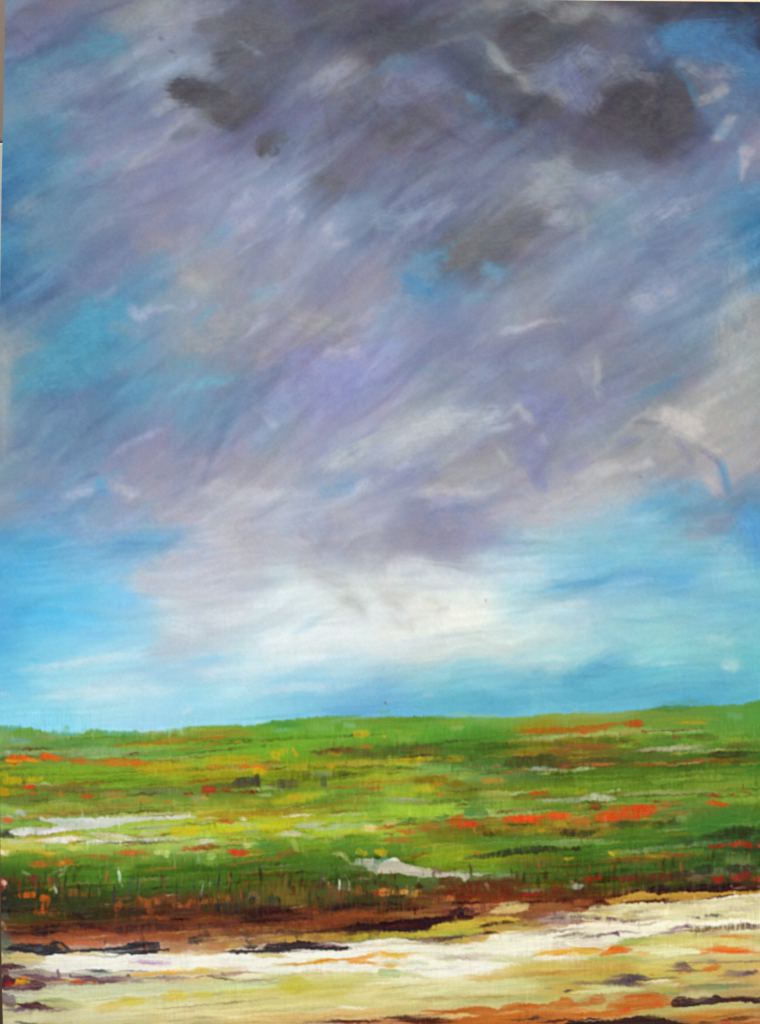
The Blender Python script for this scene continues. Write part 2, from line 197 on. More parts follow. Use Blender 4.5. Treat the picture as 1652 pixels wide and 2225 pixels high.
FLAT_A = """
c 60 111,106,128 .6 60 60 200 50;c 70 106,106,144 .6 60 250 130 180 200 170;c 70 90,135,172 .7 180 270 330 230 450 200 530 200;c 80 79,140,176 .6 400 190 500 200
c 60 111,151,184 .6 60 340 200 300;c 70 90,150,190 .6 20 400 100 360;c 90 140,143,176 .5 200 420 350 350;c 60 138,146,180 .5 100 500 250 470;c 60 134,138,176 .5 300 560 450 480
c 34 164,162,178 .8 520 780 620 680 720 590 800 520;c 24 169,169,186 .7 560 380 640 320;c 44 165,162,174 .7 690 480 770 450;c 44 163,161,176 .7 770 530 860 490
c 90 74,140,188 .6 100 640 230 560;c 110 68,136,186 .6 60 760 180 690;c 90 59,126,182 .7 10 860 90 820;c 60 53,119,180 .6 20 960 80 1000;c 50 140,147,170 .6 70 940 150 880
c 80 90,150,190 .5 200 780 360 680;c 90 109,143,184 .4 250 950 420 800 560 700;c 70 127,134,174 .5 560 650 700 560;c 90 77,76,81 .8 790 390 860 390;c 80 88,87,92 .75 880 410 970 440
c 80 85,85,91 .75 950 500 1040 510;c 60 96,96,103 .7 1050 470 1120 450;c 90 93,92,99 .7 960 260 1060 220;c 60 101,100,108 .6 1060 270 1100 280;c 70 104,103,111 .6 880 110 960 110
c 90 102,101,109 .6 1010 100 1180 120;c 80 99,98,106 .6 1180 170 1250 160;c 80 100,100,108 .6 1090 30 1160 50;c 70 92,92,102 .6 1340 20 1420 80;c 90 93,93,103 .6 1460 100 1600 110
c 60 99,99,108 .6 1570 210 1652 200;c 60 106,106,114 .6 1120 370 1200 310 1290 260;c 40 82,82,87 .85 1130 650 1150 640;c 50 98,98,107 .8 1160 620 1220 600
c 60 116,112,132 .6 770 600 840 580;c 50 108,104,114 .8 1360 780 1420 800 1500 815;c 30 116,112,124 .7 1420 760 1440 820;c 24 138,146,174 .4 1030 180 1150 245
c 60 156,156,174 .6 600 120 760 110;c 60 154,154,180 .5 560 240 700 200;c 80 155,154,172 .5 700 60 820 40;c 70 151,154,168 .6 1380 390 1500 300;c 60 143,147,168 .5 1480 360 1580 290
c 24 104,104,122 .6 1400 400 1430 520 1440 740;c 44 173,175,196 .7 1000 910 1080 840;c 40 176,178,198 .6 1230 870 1320 800;c 50 163,168,194 .6 960 1010 1120 930
c 40 174,179,202 .6 1250 980 1310 930;c 50 168,170,192 .5 1380 1050 1480 980;c 60 124,152,192 .5 900 1060 990 1000;c 70 122,152,189 .5 1100 780 1200 760;c 90 132,136,176 .4 600 850 760 760
c 60 124,134,174 .5 900 560 1040 600
"""
FLAT_C = """
c 90 74,154,198 .7 400 220 520 220;c 110 68,155,200 .7 320 350 420 300;c 110 74,155,198 .6 140 520 300 450;c 90 79,151,196 .6 120 600 300 540;c 70 84,148,194 .6 420 490 560 470
c 70 90,151,196 .6 520 600 680 560;c 60 76,134,184 .6 600 130 700 130;c 70 71,128,180 .6 20 190 130 170 240 90;c 40 124,143,184 .6 420 200 500 150;c 50 172,168,198 .5 570 240 610 265 660 240
c 30 162,166,200 .6 680 240 760 220;c 60 143,142,166 .5 500 310 600 330;c 40 91,168,208 .8 780 600 900 570 1040 545;c 24 79,162,202 .5 720 470 800 490;c 50 108,127,176 .6 180 660 300 640 400 610
c 60 92,127,180 .5 60 800 180 730;c 70 111,138,184 .5 200 720 350 690;c 70 95,134,186 .5 300 870 420 830;c 60 106,124,174 .5 440 800 560 760;c 34 163,161,198 .8 500 850 600 810 710 765
c 60 140,136,174 .5 460 930 600 860;c 90 154,152,160 .6 800 400 1000 380;c 110 156,154,162 .5 850 330 1020 300;c 70 163,160,168 .6 800 100 880 150;c 40 111,156,188 .6 830 310 920 230
c 50 124,154,184 .6 1120 180 1200 170;c 40 169,164,190 .6 1080 340 1180 280;c 90 158,153,160 .5 1300 280 1460 330;c 60 124,122,156 .5 1060 420 1180 360;c 90 139,141,192 .4 1280 480 1450 480
c 70 134,136,194 .5 1380 520 1540 510;c 80 140,143,190 .4 1280 640 1440 600;c 60 172,168,198 .5 1440 430 1540 435;c 50 170,166,196 .5 1530 320 1652 240;c 50 163,163,208 .5 1560 540 1652 480
c 60 140,147,184 .5 1400 860 1560 780;c 70 188,190,202 .7 1380 920 1500 880 1652 800;c 40 169,168,192 .5 1150 700 1190 740;c 70 176,176,198 .5 500 1000 590 1040;c 60 168,178,202 .5 290 1040 400 1030
c 30 92,164,214 .8 440 980 460 1040;c 60 184,182,194 .6 800 1030 1000 1010;c 60 191,192,203 .6 1050 1050 1350 1040;c 60 122,159,202 .6 1420 1040 1520 1010;c 30 192,196,216 .7 1540 1020 1600 990
c 60 154,154,180 .4 700 900 900 860;c 60 140,147,180 .4 800 960 1050 940
"""
FLAT_D = """
c 50 156,158,188 .5 0 220 60 190;c 30 176,171,192 .85 500 340 620 315 720 280;c 80 116,117,154 .6 540 410 720 370 900 320;c 90 130,132,168 .5 600 470 800 430;c 60 132,136,170 .5 880 210 1000 140 1150 60
c 60 160,161,186 .6 1060 240 1200 190 1320 150;c 70 126,122,152 .6 860 270 1000 240;c 90 143,148,180 .4 300 520 520 480;c 40 95,130,166 .8 1110 620 1200 580 1310 530
c 60 131,132,164 .5 980 590 1120 500 1240 420;c 40 124,130,168 .5 1300 500 1440 430;c 50 154,156,174 .5 1100 680 1260 620;c 40 173,170,176 .7 930 430 945 560 950 640;c 60 160,160,176 .5 880 500 960 600
c 90 122,124,172 .7 640 620 760 640;c 80 124,126,174 .6 700 700 780 720;c 80 128,130,172 .6 600 800 700 830;c 60 128,130,176 .6 650 900 700 1000;c 50 156,154,174 .5 760 800 900 760
c 60 140,140,174 .5 820 740 900 650;c 24 174,172,180 .7 490 820 540 880 580 940;c 30 172,170,180 .6 600 650 660 740;c 24 180,177,182 .6 680 780 720 840;c 90 176,177,188 .7 60 770 250 740
c 80 180,181,192 .6 300 720 470 690;c 24 192,188,202 .8 470 760 540 745;c 80 150,150,170 .5 100 850 300 830;c 70 144,144,172 .5 320 830 450 820;c 70 134,136,174 .6 20 960 180 950
c 60 166,166,180 .5 300 960 560 920;c 90 201,188,187 .8 1260 710 1360 750;c 50 194,182,182 .7 1420 830 1460 860;c 60 187,178,180 .6 1180 680 1260 700;c 40 134,130,159 .5 1010 820 1130 810
c 24 119,115,154 .7 1350 820 1440 880 1500 970;c 44 136,133,162 .7 1290 810 1370 920;c 30 90,148,190 .8 1480 880 1510 980 1530 1060;c 50 188,174,178 .7 1400 960 1500 1040
c 24 134,128,143 .5 1090 730 1180 740 1240 720;c 60 185,183,190 .6 860 960 1060 920;c 40 194,191,198 .6 1100 930 1170 900;c 50 141,138,174 .6 820 910 890 900;c 50 98,168,204 .6 1320 1010 1450 1030
c 60 106,172,207 .6 1130 1080 1300 1060;c 60 189,188,196 .6 150 1050 400 1020;c 50 149,153,188 .6 220 1080 380 1060;c 110 176,174,178 .5 1560 200 1540 500;c 80 178,174,176 .5 1600 650 1560 850
c 60 168,168,180 .5 1400 600 1500 500;c 80 94,148,192 .7 1640 0 1640 130
"""
FLAT_E = """
c 90 189,188,200 .6 640 290 800 200;c 90 193,191,202 .6 800 330 960 260;c 80 191,191,202 .5 760 420 960 380;c 110 198,201,208 .5 740 560 900 520;c 70 179,175,185 .6 1020 80 1100 150
c 90 187,182,188 .6 1200 130 1360 200;c 60 182,178,182 .6 1380 260 1540 340;c 70 223,230,234 .6 1000 470 1200 400 1400 340;c 70 232,238,238 .6 1150 590 1400 540 1600 510
c 60 221,233,236 .6 700 500 900 560;c 40 212,230,236 .6 100 700 350 670 660 630;c 50 210,228,234 .6 150 820 420 790 800 770;c 30 196,226,238 .6 400 750 700 720;c 60 207,228,234 .5 900 760 1200 720
c 30 156,210,232 .6 800 670 980 650;c 24 152,202,226 .5 1260 540 1400 490;c 60 98,186,230 .5 50 330 350 320;c 50 136,194,222 .5 420 150 560 110;c 50 140,176,212 .5 340 50 450 110
c 60 166,180,207 .5 480 80 620 40;c 50 106,176,220 .5 560 200 660 130;c 60 156,176,210 .4 150 100 300 60;c 24 164,168,192 .6 1430 20 1460 120;c 60 169,168,190 .5 1520 60 1652 20
"""
FLAT_F = """
c 90 149,146,164 .6 60 130 250 120;c 90 146,143,158 .6 180 190 380 190;c 60 152,153,186 .6 380 50 470 130;c 70 156,154,172 .5 250 60 400 40;c 60 184,180,186 .5 600 40 800 30
c 60 169,200,216 .6 560 160 700 120;c 80 223,229,228 .6 250 280 400 330;c 60 166,206,216 .5 900 170 1100 160;c 60 140,194,218 .5 1080 80 1250 60;c 24 84,159,206 .8 700 362 850 335 1040 312
c 30 100,168,212 .7 1050 300 1340 290;c 30 98,168,210 .7 1240 360 1360 360;c 40 201,222,228 .6 640 420 860 420;c 24 216,223,224 .6 780 412 910 408;c 30 182,188,196 .6 150 575 400 550 620 520
c 60 205,214,217 .5 300 620 600 590;c 60 190,218,224 .5 700 560 950 530;c 70 79,159,204 .6 800 760 1000 660 1090 640;c 60 88,166,208 .5 500 800 800 780;c 50 90,166,206 .5 1150 760 1500 750
c 24 178,212,224 .7 1090 670 1330 675;c 30 182,210,220 .7 1490 680 1530 685;c 30 198,221,226 .7 720 650 800 645;c 50 165,205,216 .5 1400 560 1520 570;c 60 138,197,216 .5 100 740 500 700
c 50 140,202,216 .5 1100 430 1400 420;c 60 127,189,214 .5 1400 250 1600 240;c 60 108,176,214 .6 1480 420 1652 430;c 50 138,142,162 .7 1400 60 1520 50;c 40 154,152,160 .6 1330 120 1460 100
c 80 87,157,212 .7 1600 40 1640 130;c 60 162,204,216 .5 1400 160 1560 160
"""
GA1 = """
m 50 96,168,136 .7 0 235 100 240 260 255;m 60 106,156,44 .8 60 300 200 270 380 275;s 40 92,168,144 .6 400 265 600 290 700 290;s 26 134,212,234 .8 560 260 740 265
m 50 95,176,140 .6 750 270 900 280 1300 290;s 40 116,176,160 .7 70 350 180 355 280 370;s 60 90,144,64 .6 250 370 500 380 900 370
m 30 106,92,72 .6 40 410 200 412 400 412;m 14 138,58,32 .7 210 412 300 412;s 30 168,184,144 .7 40 445 130 450
s 100 192,164,28 .7 1150 600 1350 590 1652 560;s 120 116,168,40 .5 200 600 700 610 1000 600
m 70 226,100,26 .95 320 500 400 480 480 490 560 510 #painted_poppies
m 50 224,96,28 .95 50 485 150 495 300 500 #painted_poppies
m 50 240,148,20 .85 80 525 180 530;m 30 240,154,26 .7 200 515 380 520;m 12 92,60,28 .7 30 537 120 540 330 535
m 60 200,100,34 .85 560 510 700 520 800 540;m 60 196,112,28 .85 780 540 950 535 1150 540 1330 555 #painted_poppies
s 50 208,106,36 .6 1150 545 1200 550;m 22 184,100,28 .85 920 385 1200 380 1450 365 1652 345;s 60 160,128,40 .6 1200 370 1652 320;s 30 168,184,40 .5 1000 400 1652 395
s 60 132,176,112 .5 720 420 1000 420;m 14 108,68,36 .8 1050 464 1150 468 1250 465;s 100 90,154,36 .6 900 680 1100 690 1400 700
m 60 192,164,28 .7 50 690 170 690;m 44 204,172,28 .7 270 685 350 685;m 30 216,168,28 .6 0 640 60 640;m 20 200,160,32 .5 100 590 150 590
m 60 106,90,52 .7 40 750 300 755 600 765 1000 775;m 30 192,74,28 .9 230 750 290 748;m 26 200,80,42 .8 270 800 320 800
m 44 184,80,36 .9 670 820 760 825 840 825;m 36 192,100,36 .7 480 815 570 820;s 50 168,128,80 .6 860 820 1090 820
m 60 200,152,28 .8 0 790 60 800;m 14 140,74,28 .8 0 845 100 830 200 805 280 790;s 100 106,122,60 .6 0 890 300 850 500 830
s 60 154,180,106 .6 0 920 60 920;s 80 160,168,96 .5 420 880 620 890;s 60 112,120,44 .5 700 880 900 880;s 50 168,138,48 .6 1150 860 1350 870
m 40 176,128,48 .6 1430 880 1470 890;s 60 92,112,72 .5 1120 780 1400 800;s 60 122,136,96 .5 1300 780 1600 790;m 24 156,48,36 .8 1600 812 1652 810
s 80 140,184,48 .5 1450 690 1652 690;m 30 74,106,60 .5 800 730 830 735
"""
GA2 = """
m 30 184,106,28 .85 0 345 150 335 350 315;s 60 160,136,44 .6 0 290 300 280 580 290;m 24 176,124,32 .7 100 380 300 375;m 24 200,156,28 .8 370 362 460 360
m 50 78,148,64 .8 620 235 700 200 850 205 1030 210;m 26 108,184,152 .6 700 265 900 250;m 24 100,160,80 .8 1110 140 1300 135 1500 128
s 30 128,184,160 .5 1200 180 1400 160 1652 150;s 20 108,192,192 .5 350 165 550 150 1000 130;s 20 200,220,204 .7 570 190 640 190
s 60 140,184,104 .5 1000 240 1250 230;s 50 144,192,144 .5 1340 215 1400 220;m 60 200,168,28 .8 1430 295 1530 292
s 100 110,168,44 .5 700 340 1000 330 1300 320;s 60 144,184,72 .5 570 340 650 350;m 60 200,168,28 .6 700 450 820 440;m 60 208,172,28 .8 715 470 750 480
m 40 192,168,40 .7 885 430 910 470;s 90 184,164,28 .7 100 520 350 510 620 510;m 34 200,124,28 .8 100 570 300 570
m 34 204,120,28 .85 340 550 500 570 720 590;m 26 224,124,20 .8 510 580 620 590;m 50 200,168,28 .85 490 610 600 620 660 630;m 40 168,168,40 .7 190 620 230 640
m 60 106,74,40 .9 1020 450 1150 440 1300 430 1450 440;m 26 60,48,32 .7 1170 435 1260 420;m 60 98,96,44 .85 1380 455 1652 455
m 26 192,136,28 .8 1150 470 1300 472;m 24 180,112,28 .8 1450 405 1600 400;m 14 138,74,28 .5 1100 440 1450 430
s 60 176,172,56 .6 1150 570 1350 540 1652 520;m 40 200,160,32 .7 1150 578 1250 575;m 60 176,172,52 .7 850 580 920 580 970 580
m 80 76,80,56 .85 340 730 450 700 570 690;m 90 72,76,56 .85 440 700 560 700 #painted_shrubs
m 60 92,92,52 .8 100 750 300 740 600 740;m 80 90,90,56 .8 640 740 800 720 970 720 #painted_shrubs
m 40 60,60,48 .7 560 660 580 740;m 40 74,80,56 .7 780 700 790 740;m 50 80,94,68 .8 1140 670 1145 730
m 56 168,68,40 .9 120 780 160 780 200 780;m 30 152,58,36 .7 280 770 340 775;m 14 144,44,36 .9 380 793 500 790 590 785;m 18 96,44,32 .6 200 790 400 795
s 60 152,180,132 .4 1000 640 1250 640;s 60 90,138,44 .5 1200 720 1500 710;s 100 176,180,36 .7 700 880 900 850 1150 800;m 50 192,152,36 .7 850 830 980 830
s 50 176,168,60 .5 450 870 650 880;s 24 184,200,144 .5 560 815 720 825;s 60 128,124,44 .6 1000 920 1300 890 1652 880
m 10 108,44,24 .8 800 940 900 925 1000 908;m 8 108,48,32 .6 1160 932 1280 930;s 60 168,156,108 .5 0 850 150 850
m 16 156,48,32 .8 0 810 20 808;m 24 192,108,52 .6 0 910 60 905
"""
GA3 = """
m 14 96,120,144 .9 40 32 50 36;s 20 140,176,200 .6 350 100 440 95;m 30 116,168,120 .6 0 105 60 105;s 40 140,192,160 .6 540 120 900 130 1060 130
m 50 94,144,48 .8 50 180 250 170 450 155 700 170;s 60 140,156,44 .5 500 195 750 180;s 60 136,168,100 .4 780 180 950 175;s 50 160,176,88 .6 590 240 720 230
m 24 200,160,32 .9 0 310 60 308;m 30 168,164,40 .6 110 250 200 280;s 30 152,160,44 .5 200 285 380 280;s 160 78,140,44 .6 700 320 900 300 1050 320
s 60 140,176,72 .5 100 330 300 340;m 80 84,96,44 .8 0 430 300 420 600 420;s 60 116,112,44 .7 250 440 550 450;m 18 92,48,24 .9 150 478 300 475 440 473
m 60 70,98,32 .85 650 420 900 405 1300 395;m 60 188,168,28 .85 0 520 200 530 400 510 520 500;m 40 176,156,32 .6 550 490 750 490;s 30 152,184,56 .7 0 560 300 555
s 100 128,172,92 .5 350 590 550 590;m 44 78,124,60 .7 690 575 850 570 950 570;m 110 70,78,38 .9 1020 570 1150 540 1300 530 1652 530
m 26 160,72,32 .9 945 575 1030 578;m 50 108,76,44 .8 1460 560 1652 555;m 24 156,84,40 .7 1480 580 1652 578;m 30 168,164,132 .8 1190 605 1350 600 1652 600
s 24 152,160,144 .6 1300 585 1450 570;s 110 152,136,28 .7 1130 250 1350 220 1550 190
m 60 176,96,24 .95 1170 290 1300 270 1450 265 1700 255 #painted_poppies
s 50 160,184,100 .6 1380 310 1560 320;m 30 160,106,40 .8 1120 480 1350 465;m 50 144,92,44 .7 1430 460 1652 430;m 30 168,100,60 .7 1550 410 1652 410
s 60 108,88,44 .6 1450 380 1652 380;m 80 136,118,28 .85 200 690 450 690 700 700;m 40 184,134,28 .8 420 730 500 725;s 60 92,96,28 .5 300 700 420 700
m 60 122,108,28 .7 550 730 760 720;s 80 184,180,40 .7 240 780 350 770 480 780;s 60 164,184,40 .6 50 800 300 820;m 20 192,124,44 .8 480 820 520 820
s 24 168,168,48 .6 480 800 650 800;s 60 164,156,72 .6 850 690 1080 690;m 50 172,132,40 .6 850 700 1070 680
m 26 168,168,144 .85 20 853 200 857 380 860;m 34 148,148,108 .7 0 880 200 880 450 875;s 30 160,176,112 .6 830 810 1000 805 1250 795
m 14 180,184,140 .8 1000 805 1200 798 1450 780;s 100 160,176,80 .5 880 850 1080 850
m 34 180,88,28 .95 1240 808 1350 805 1450 803 #painted_poppies
m 30 168,176,144 .8 1320 870 1450 860 1652 858;m 80 84,136,60 .7 800 890 850 870 860 930;m 30 84,124,48 .7 820 885 1050 885;s 60 152,188,64 .6 0 920 700 920
"""
GA4 = """
m 50 78,128,56 .8 710 95 900 80 1100 70;s 40 92,156,144 .6 720 60 900 40 1300 40;m 60 90,144,56 .8 1530 35 1652 30;s 50 108,168,140 .5 1320 60 1500 60
s 60 148,168,96 .5 0 130 300 120 600 110;s 60 124,176,124 .4 1380 130 1480 135;s 60 144,144,44 .6 0 190 300 160;s 60 132,152,44 .6 720 180 1000 170 1280 160
m 70 180,96,28 .92 -40 255 150 255 300 220 450 195 #painted_poppies
m 60 180,84,26 .95 450 200 550 210 660 205 #painted_poppies
m 24 196,148,28 .85 900 205 1000 200 1200 198;m 18 216,160,24 .8 970 195 1030 193;s 60 152,172,72 .5 150 290 400 270 600 250
m 70 74,116,48 .7 650 330 900 340 1000 300;m 40 132,80,44 .85 895 312 940 318;m 60 72,92,40 .7 980 320 1300 320;m 50 76,96,40 .7 100 350 400 335 600 340
m 60 132,80,36 .8 0 395 200 395 450 390;m 30 160,96,44 .7 0 400 400 400;m 20 144,80,40 .7 570 380 610 380
m 40 184,176,144 .92 530 440 700 425 850 415 1050 405 1200 400;m 34 192,168,160 .6 800 425 900 418;m 12 92,56,36 .8 650 448 770 448
s 60 90,100,36 .6 600 490 1000 480;m 60 64,60,32 .85 1130 480 1350 475 1652 445;m 18 60,32,24 .7 1380 487 1460 487;m 50 86,132,44 .6 1200 400 1300 390
m 50 60,76,40 .7 1430 540 1470 535;s 40 106,76,40 .5 1300 400 1652 380;m 36 168,116,60 .9 0 570 150 560 300 550 450 540;m 22 192,112,44 .8 200 560 400 545
m 26 200,200,168 .9 0 605 120 600 230 582;m 60 76,92,36 .7 250 590 450 580 600 560;m 14 184,192,160 .8 800 552 950 550 1100 538 1200 530
m 14 144,160,96 .6 700 540 850 545;m 16 88,88,44 .7 0 530 200 525 500 520;s 120 88,140,44 .6 0 640 400 640 1000 620;s 60 72,108,36 .5 300 680 700 680
s 70 116,156,52 .5 0 720 600 710;s 60 120,172,72 .5 700 700 1000 690;s 80 140,156,60 .5 950 770 1200 740 1500 710 1652 670
m 30 152,160,96 .7 640 780 900 790 1400 790;m 60 144,160,120 .7 0 865 120 860;m 70 180,188,152 .92 80 850 200 840 300 845 420 850
s 40 152,168,104 .6 400 830 700 800 950 800;m 16 92,68,36 .7 0 895 150 888 450 870;m 40 60,92,40 .5 1120 830 1180 830
m 34 160,56,32 .92 1180 830 1250 828 1330 830;m 24 168,64,32 .9 1365 825 1450 810;m 14 152,64,40 .8 1480 800 1600 800
m 36 200,86,28 .95 1150 885 1250 895 1330 905 1410 910 #painted_poppies
s 60 160,128,40 .5 0 930 150 930;m 60 124,68,32 .8 150 920 300 925;m 60 184,92,32 .9 340 935 600 930 750 910
m 60 168,96,44 .7 760 910 900 890;m 40 144,104,40 .6 900 885 980 880;m 30 128,64,32 .8 740 880 780 880
"""
GB1 = """
m 26 184,184,160 .8 0 60 60 52 120 45;m 50 176,184,192 .9 140 20 180 30 200 45;m 44 200,106,52 .95 0 85 80 85 130 85;s 24 184,148,68 .8 160 70 350 65 520 65
m 60 104,160,48 .7 30 120 200 120 400 115;s 60 152,192,96 .4 0 10 130 10
p 8 196,204,192 .92 350 75 450 80 560 72 700 74 900 75 1100 72 1300 60 1652 52 1652 80 1400 85 1200 100 1080 120 960 150 850 165 650 180 480 200 300 215 120 220 70 200 130 160 250 145 400 150 520 135 430 110 360 95 #painted_stream
m 40 220,220,216 .9 330 190 450 180 600 170;m 50 216,220,208 .8 90 200 200 190 330 190;s 50 168,192,164 .6 450 110 650 115 850 110;m 40 208,212,204 .8 650 90 850 95 1100 90
m 50 60,76,56 .9 0 220 50 220 95 228;m 26 152,160,80 .8 100 235 250 238;m 34 168,176,48 .9 480 205 700 210 770 212
m 60 220,220,208 .92 270 265 450 265 650 250 800 240 #painted_stream
m 40 196,200,184 .85 20 275 150 275 280 280;m 60 208,208,180 .85 780 210 900 220 1050 240 1200 255
m 40 224,224,216 .9 700 288 850 280 1000 270 1150 255 #painted_stream
m 24 200,204,192 .85 1100 255 1400 250 1652 250;m 24 180,188,152 .8 1180 215 1400 210;m 30 200,160,48 .8 610 270 670 272
m 12 96,84,76 .85 780 295 1000 290 1150 285 1400 288 1652 285;m 12 128,44,40 .5 1400 285 1600 282;s 30 152,168,72 .6 850 260 1100 262
s 40 168,188,136 .6 1100 160 1400 140 1652 130;s 30 168,184,144 .6 1200 180 1500 160;m 70 192,180,40 .8 1500 200 1652 190
m 80 184,192,96 .85 60 310 250 320 400 330;m 50 200,200,96 .8 560 330 700 340 750 350;m 40 136,176,80 .6 300 310 550 300
m 30 216,168,40 .92 50 365 150 370 300 372 450 380 560 375;m 40 240,220,184 .9 0 360 50 372;s 120 76,140,44 .6 50 420 200 420 400 430
m 40 168,108,48 .75 730 400 900 410 1000 400;m 60 184,92,40 .8 980 380 1100 375 1260 385 #painted_poppies
m 50 184,112,44 .6 1000 360 1330 380;m 60 184,204,112 .92 1360 370 1440 380;m 34 176,100,40 .8 1560 340 1652 335;s 50 168,192,80 .6 1300 320 1500 330
s 100 128,108,40 .6 220 460 330 470 500 450;m 60 176,112,44 .75 240 470 420 470;m 60 184,104,32 .9 500 470 560 460 600 465;m 30 216,144,48 .8 530 455 545 465
s 30 136,168,96 .7 200 540 250 560;m 16 152,168,104 .7 430 545 520 520 620 470;m 16 160,168,128 .7 480 600 520 560 580 500
s 200 69,136,40 .6 700 560 900 540 1200 600;s 80 128,168,56 .5 1030 490 1140 490
m 90 116,64,44 .8 270 590 310 620 340 660;m 40 108,68,40 .7 430 600 470 620;m 60 108,72,48 .7 30 600 110 600;m 50 232,180,160 .85 0 630 40 635
m 60 144,64,48 .8 0 600 10 740;m 30 168,96,64 .8 0 775 50 772
m 24 200,208,184 .85 1025 500 1035 560 1030 660;m 20 232,236,228 .9 1030 540 1035 570;m 30 168,104,44 .75 1200 530 1400 510 1600 500
m 36 68,74,60 .9 1000 660 985 760 980 900;m 60 74,84,64 .9 1180 560 1130 650 1110 780;m 40 68,80,60 .7 1200 560 1190 700
s 160 72,84,31 .5 500 720 900 720;s 30 52,76,32 .6 540 680 800 660 1000 655;s 200 60,72,40 .6 50 780 300 800 800 780
s 100 52,60,48 .7 0 800 60 860;s 60 96,112,96 .6 0 900 60 920
m 50 192,96,28 .9 190 745 290 738;m 30 168,96,32 .7 110 745 140 750;m 20 200,160,48 .8 435 695 460 690;m 30 176,176,160 .8 475 680 490 710
m 60 192,96,32 .92 375 760 420 770 400 850;m 60 220,92,36 .95 330 885 400 890;m 50 200,96,44 .9 455 910 510 895
m 50 160,96,52 .6 600 720 700 725;s 40 128,92,40 .6 700 730 830 735;m 40 112,136,92 .8 710 910 800 915;m 20 160,200,152 .4 910 820 930 825
m 50 168,96,44 .85 1010 850 1030 810;m 60 52,44,40 .9 1140 870 1210 880;m 80 180,96,44 .85 1200 800 1270 820 1330 800;m 50 168,96,48 .8 1290 880 1320 870
s 80 124,80,48 .7 1380 780 1520 780;m 50 184,112,64 .8 1510 830 1550 830;m 12 216,208,176 .9 1410 742 1480 736 1545 745;m 40 176,96,52 .8 1590 830 1640 830
m 40 60,68,48 .7 1380 830 1400 850;m 50 60,64,52 .7 1570 880 1590 870;s 60 76,48,32 .7 1350 900 1500 920;m 30 160,92,44 .7 1080 935 1652 935
"""
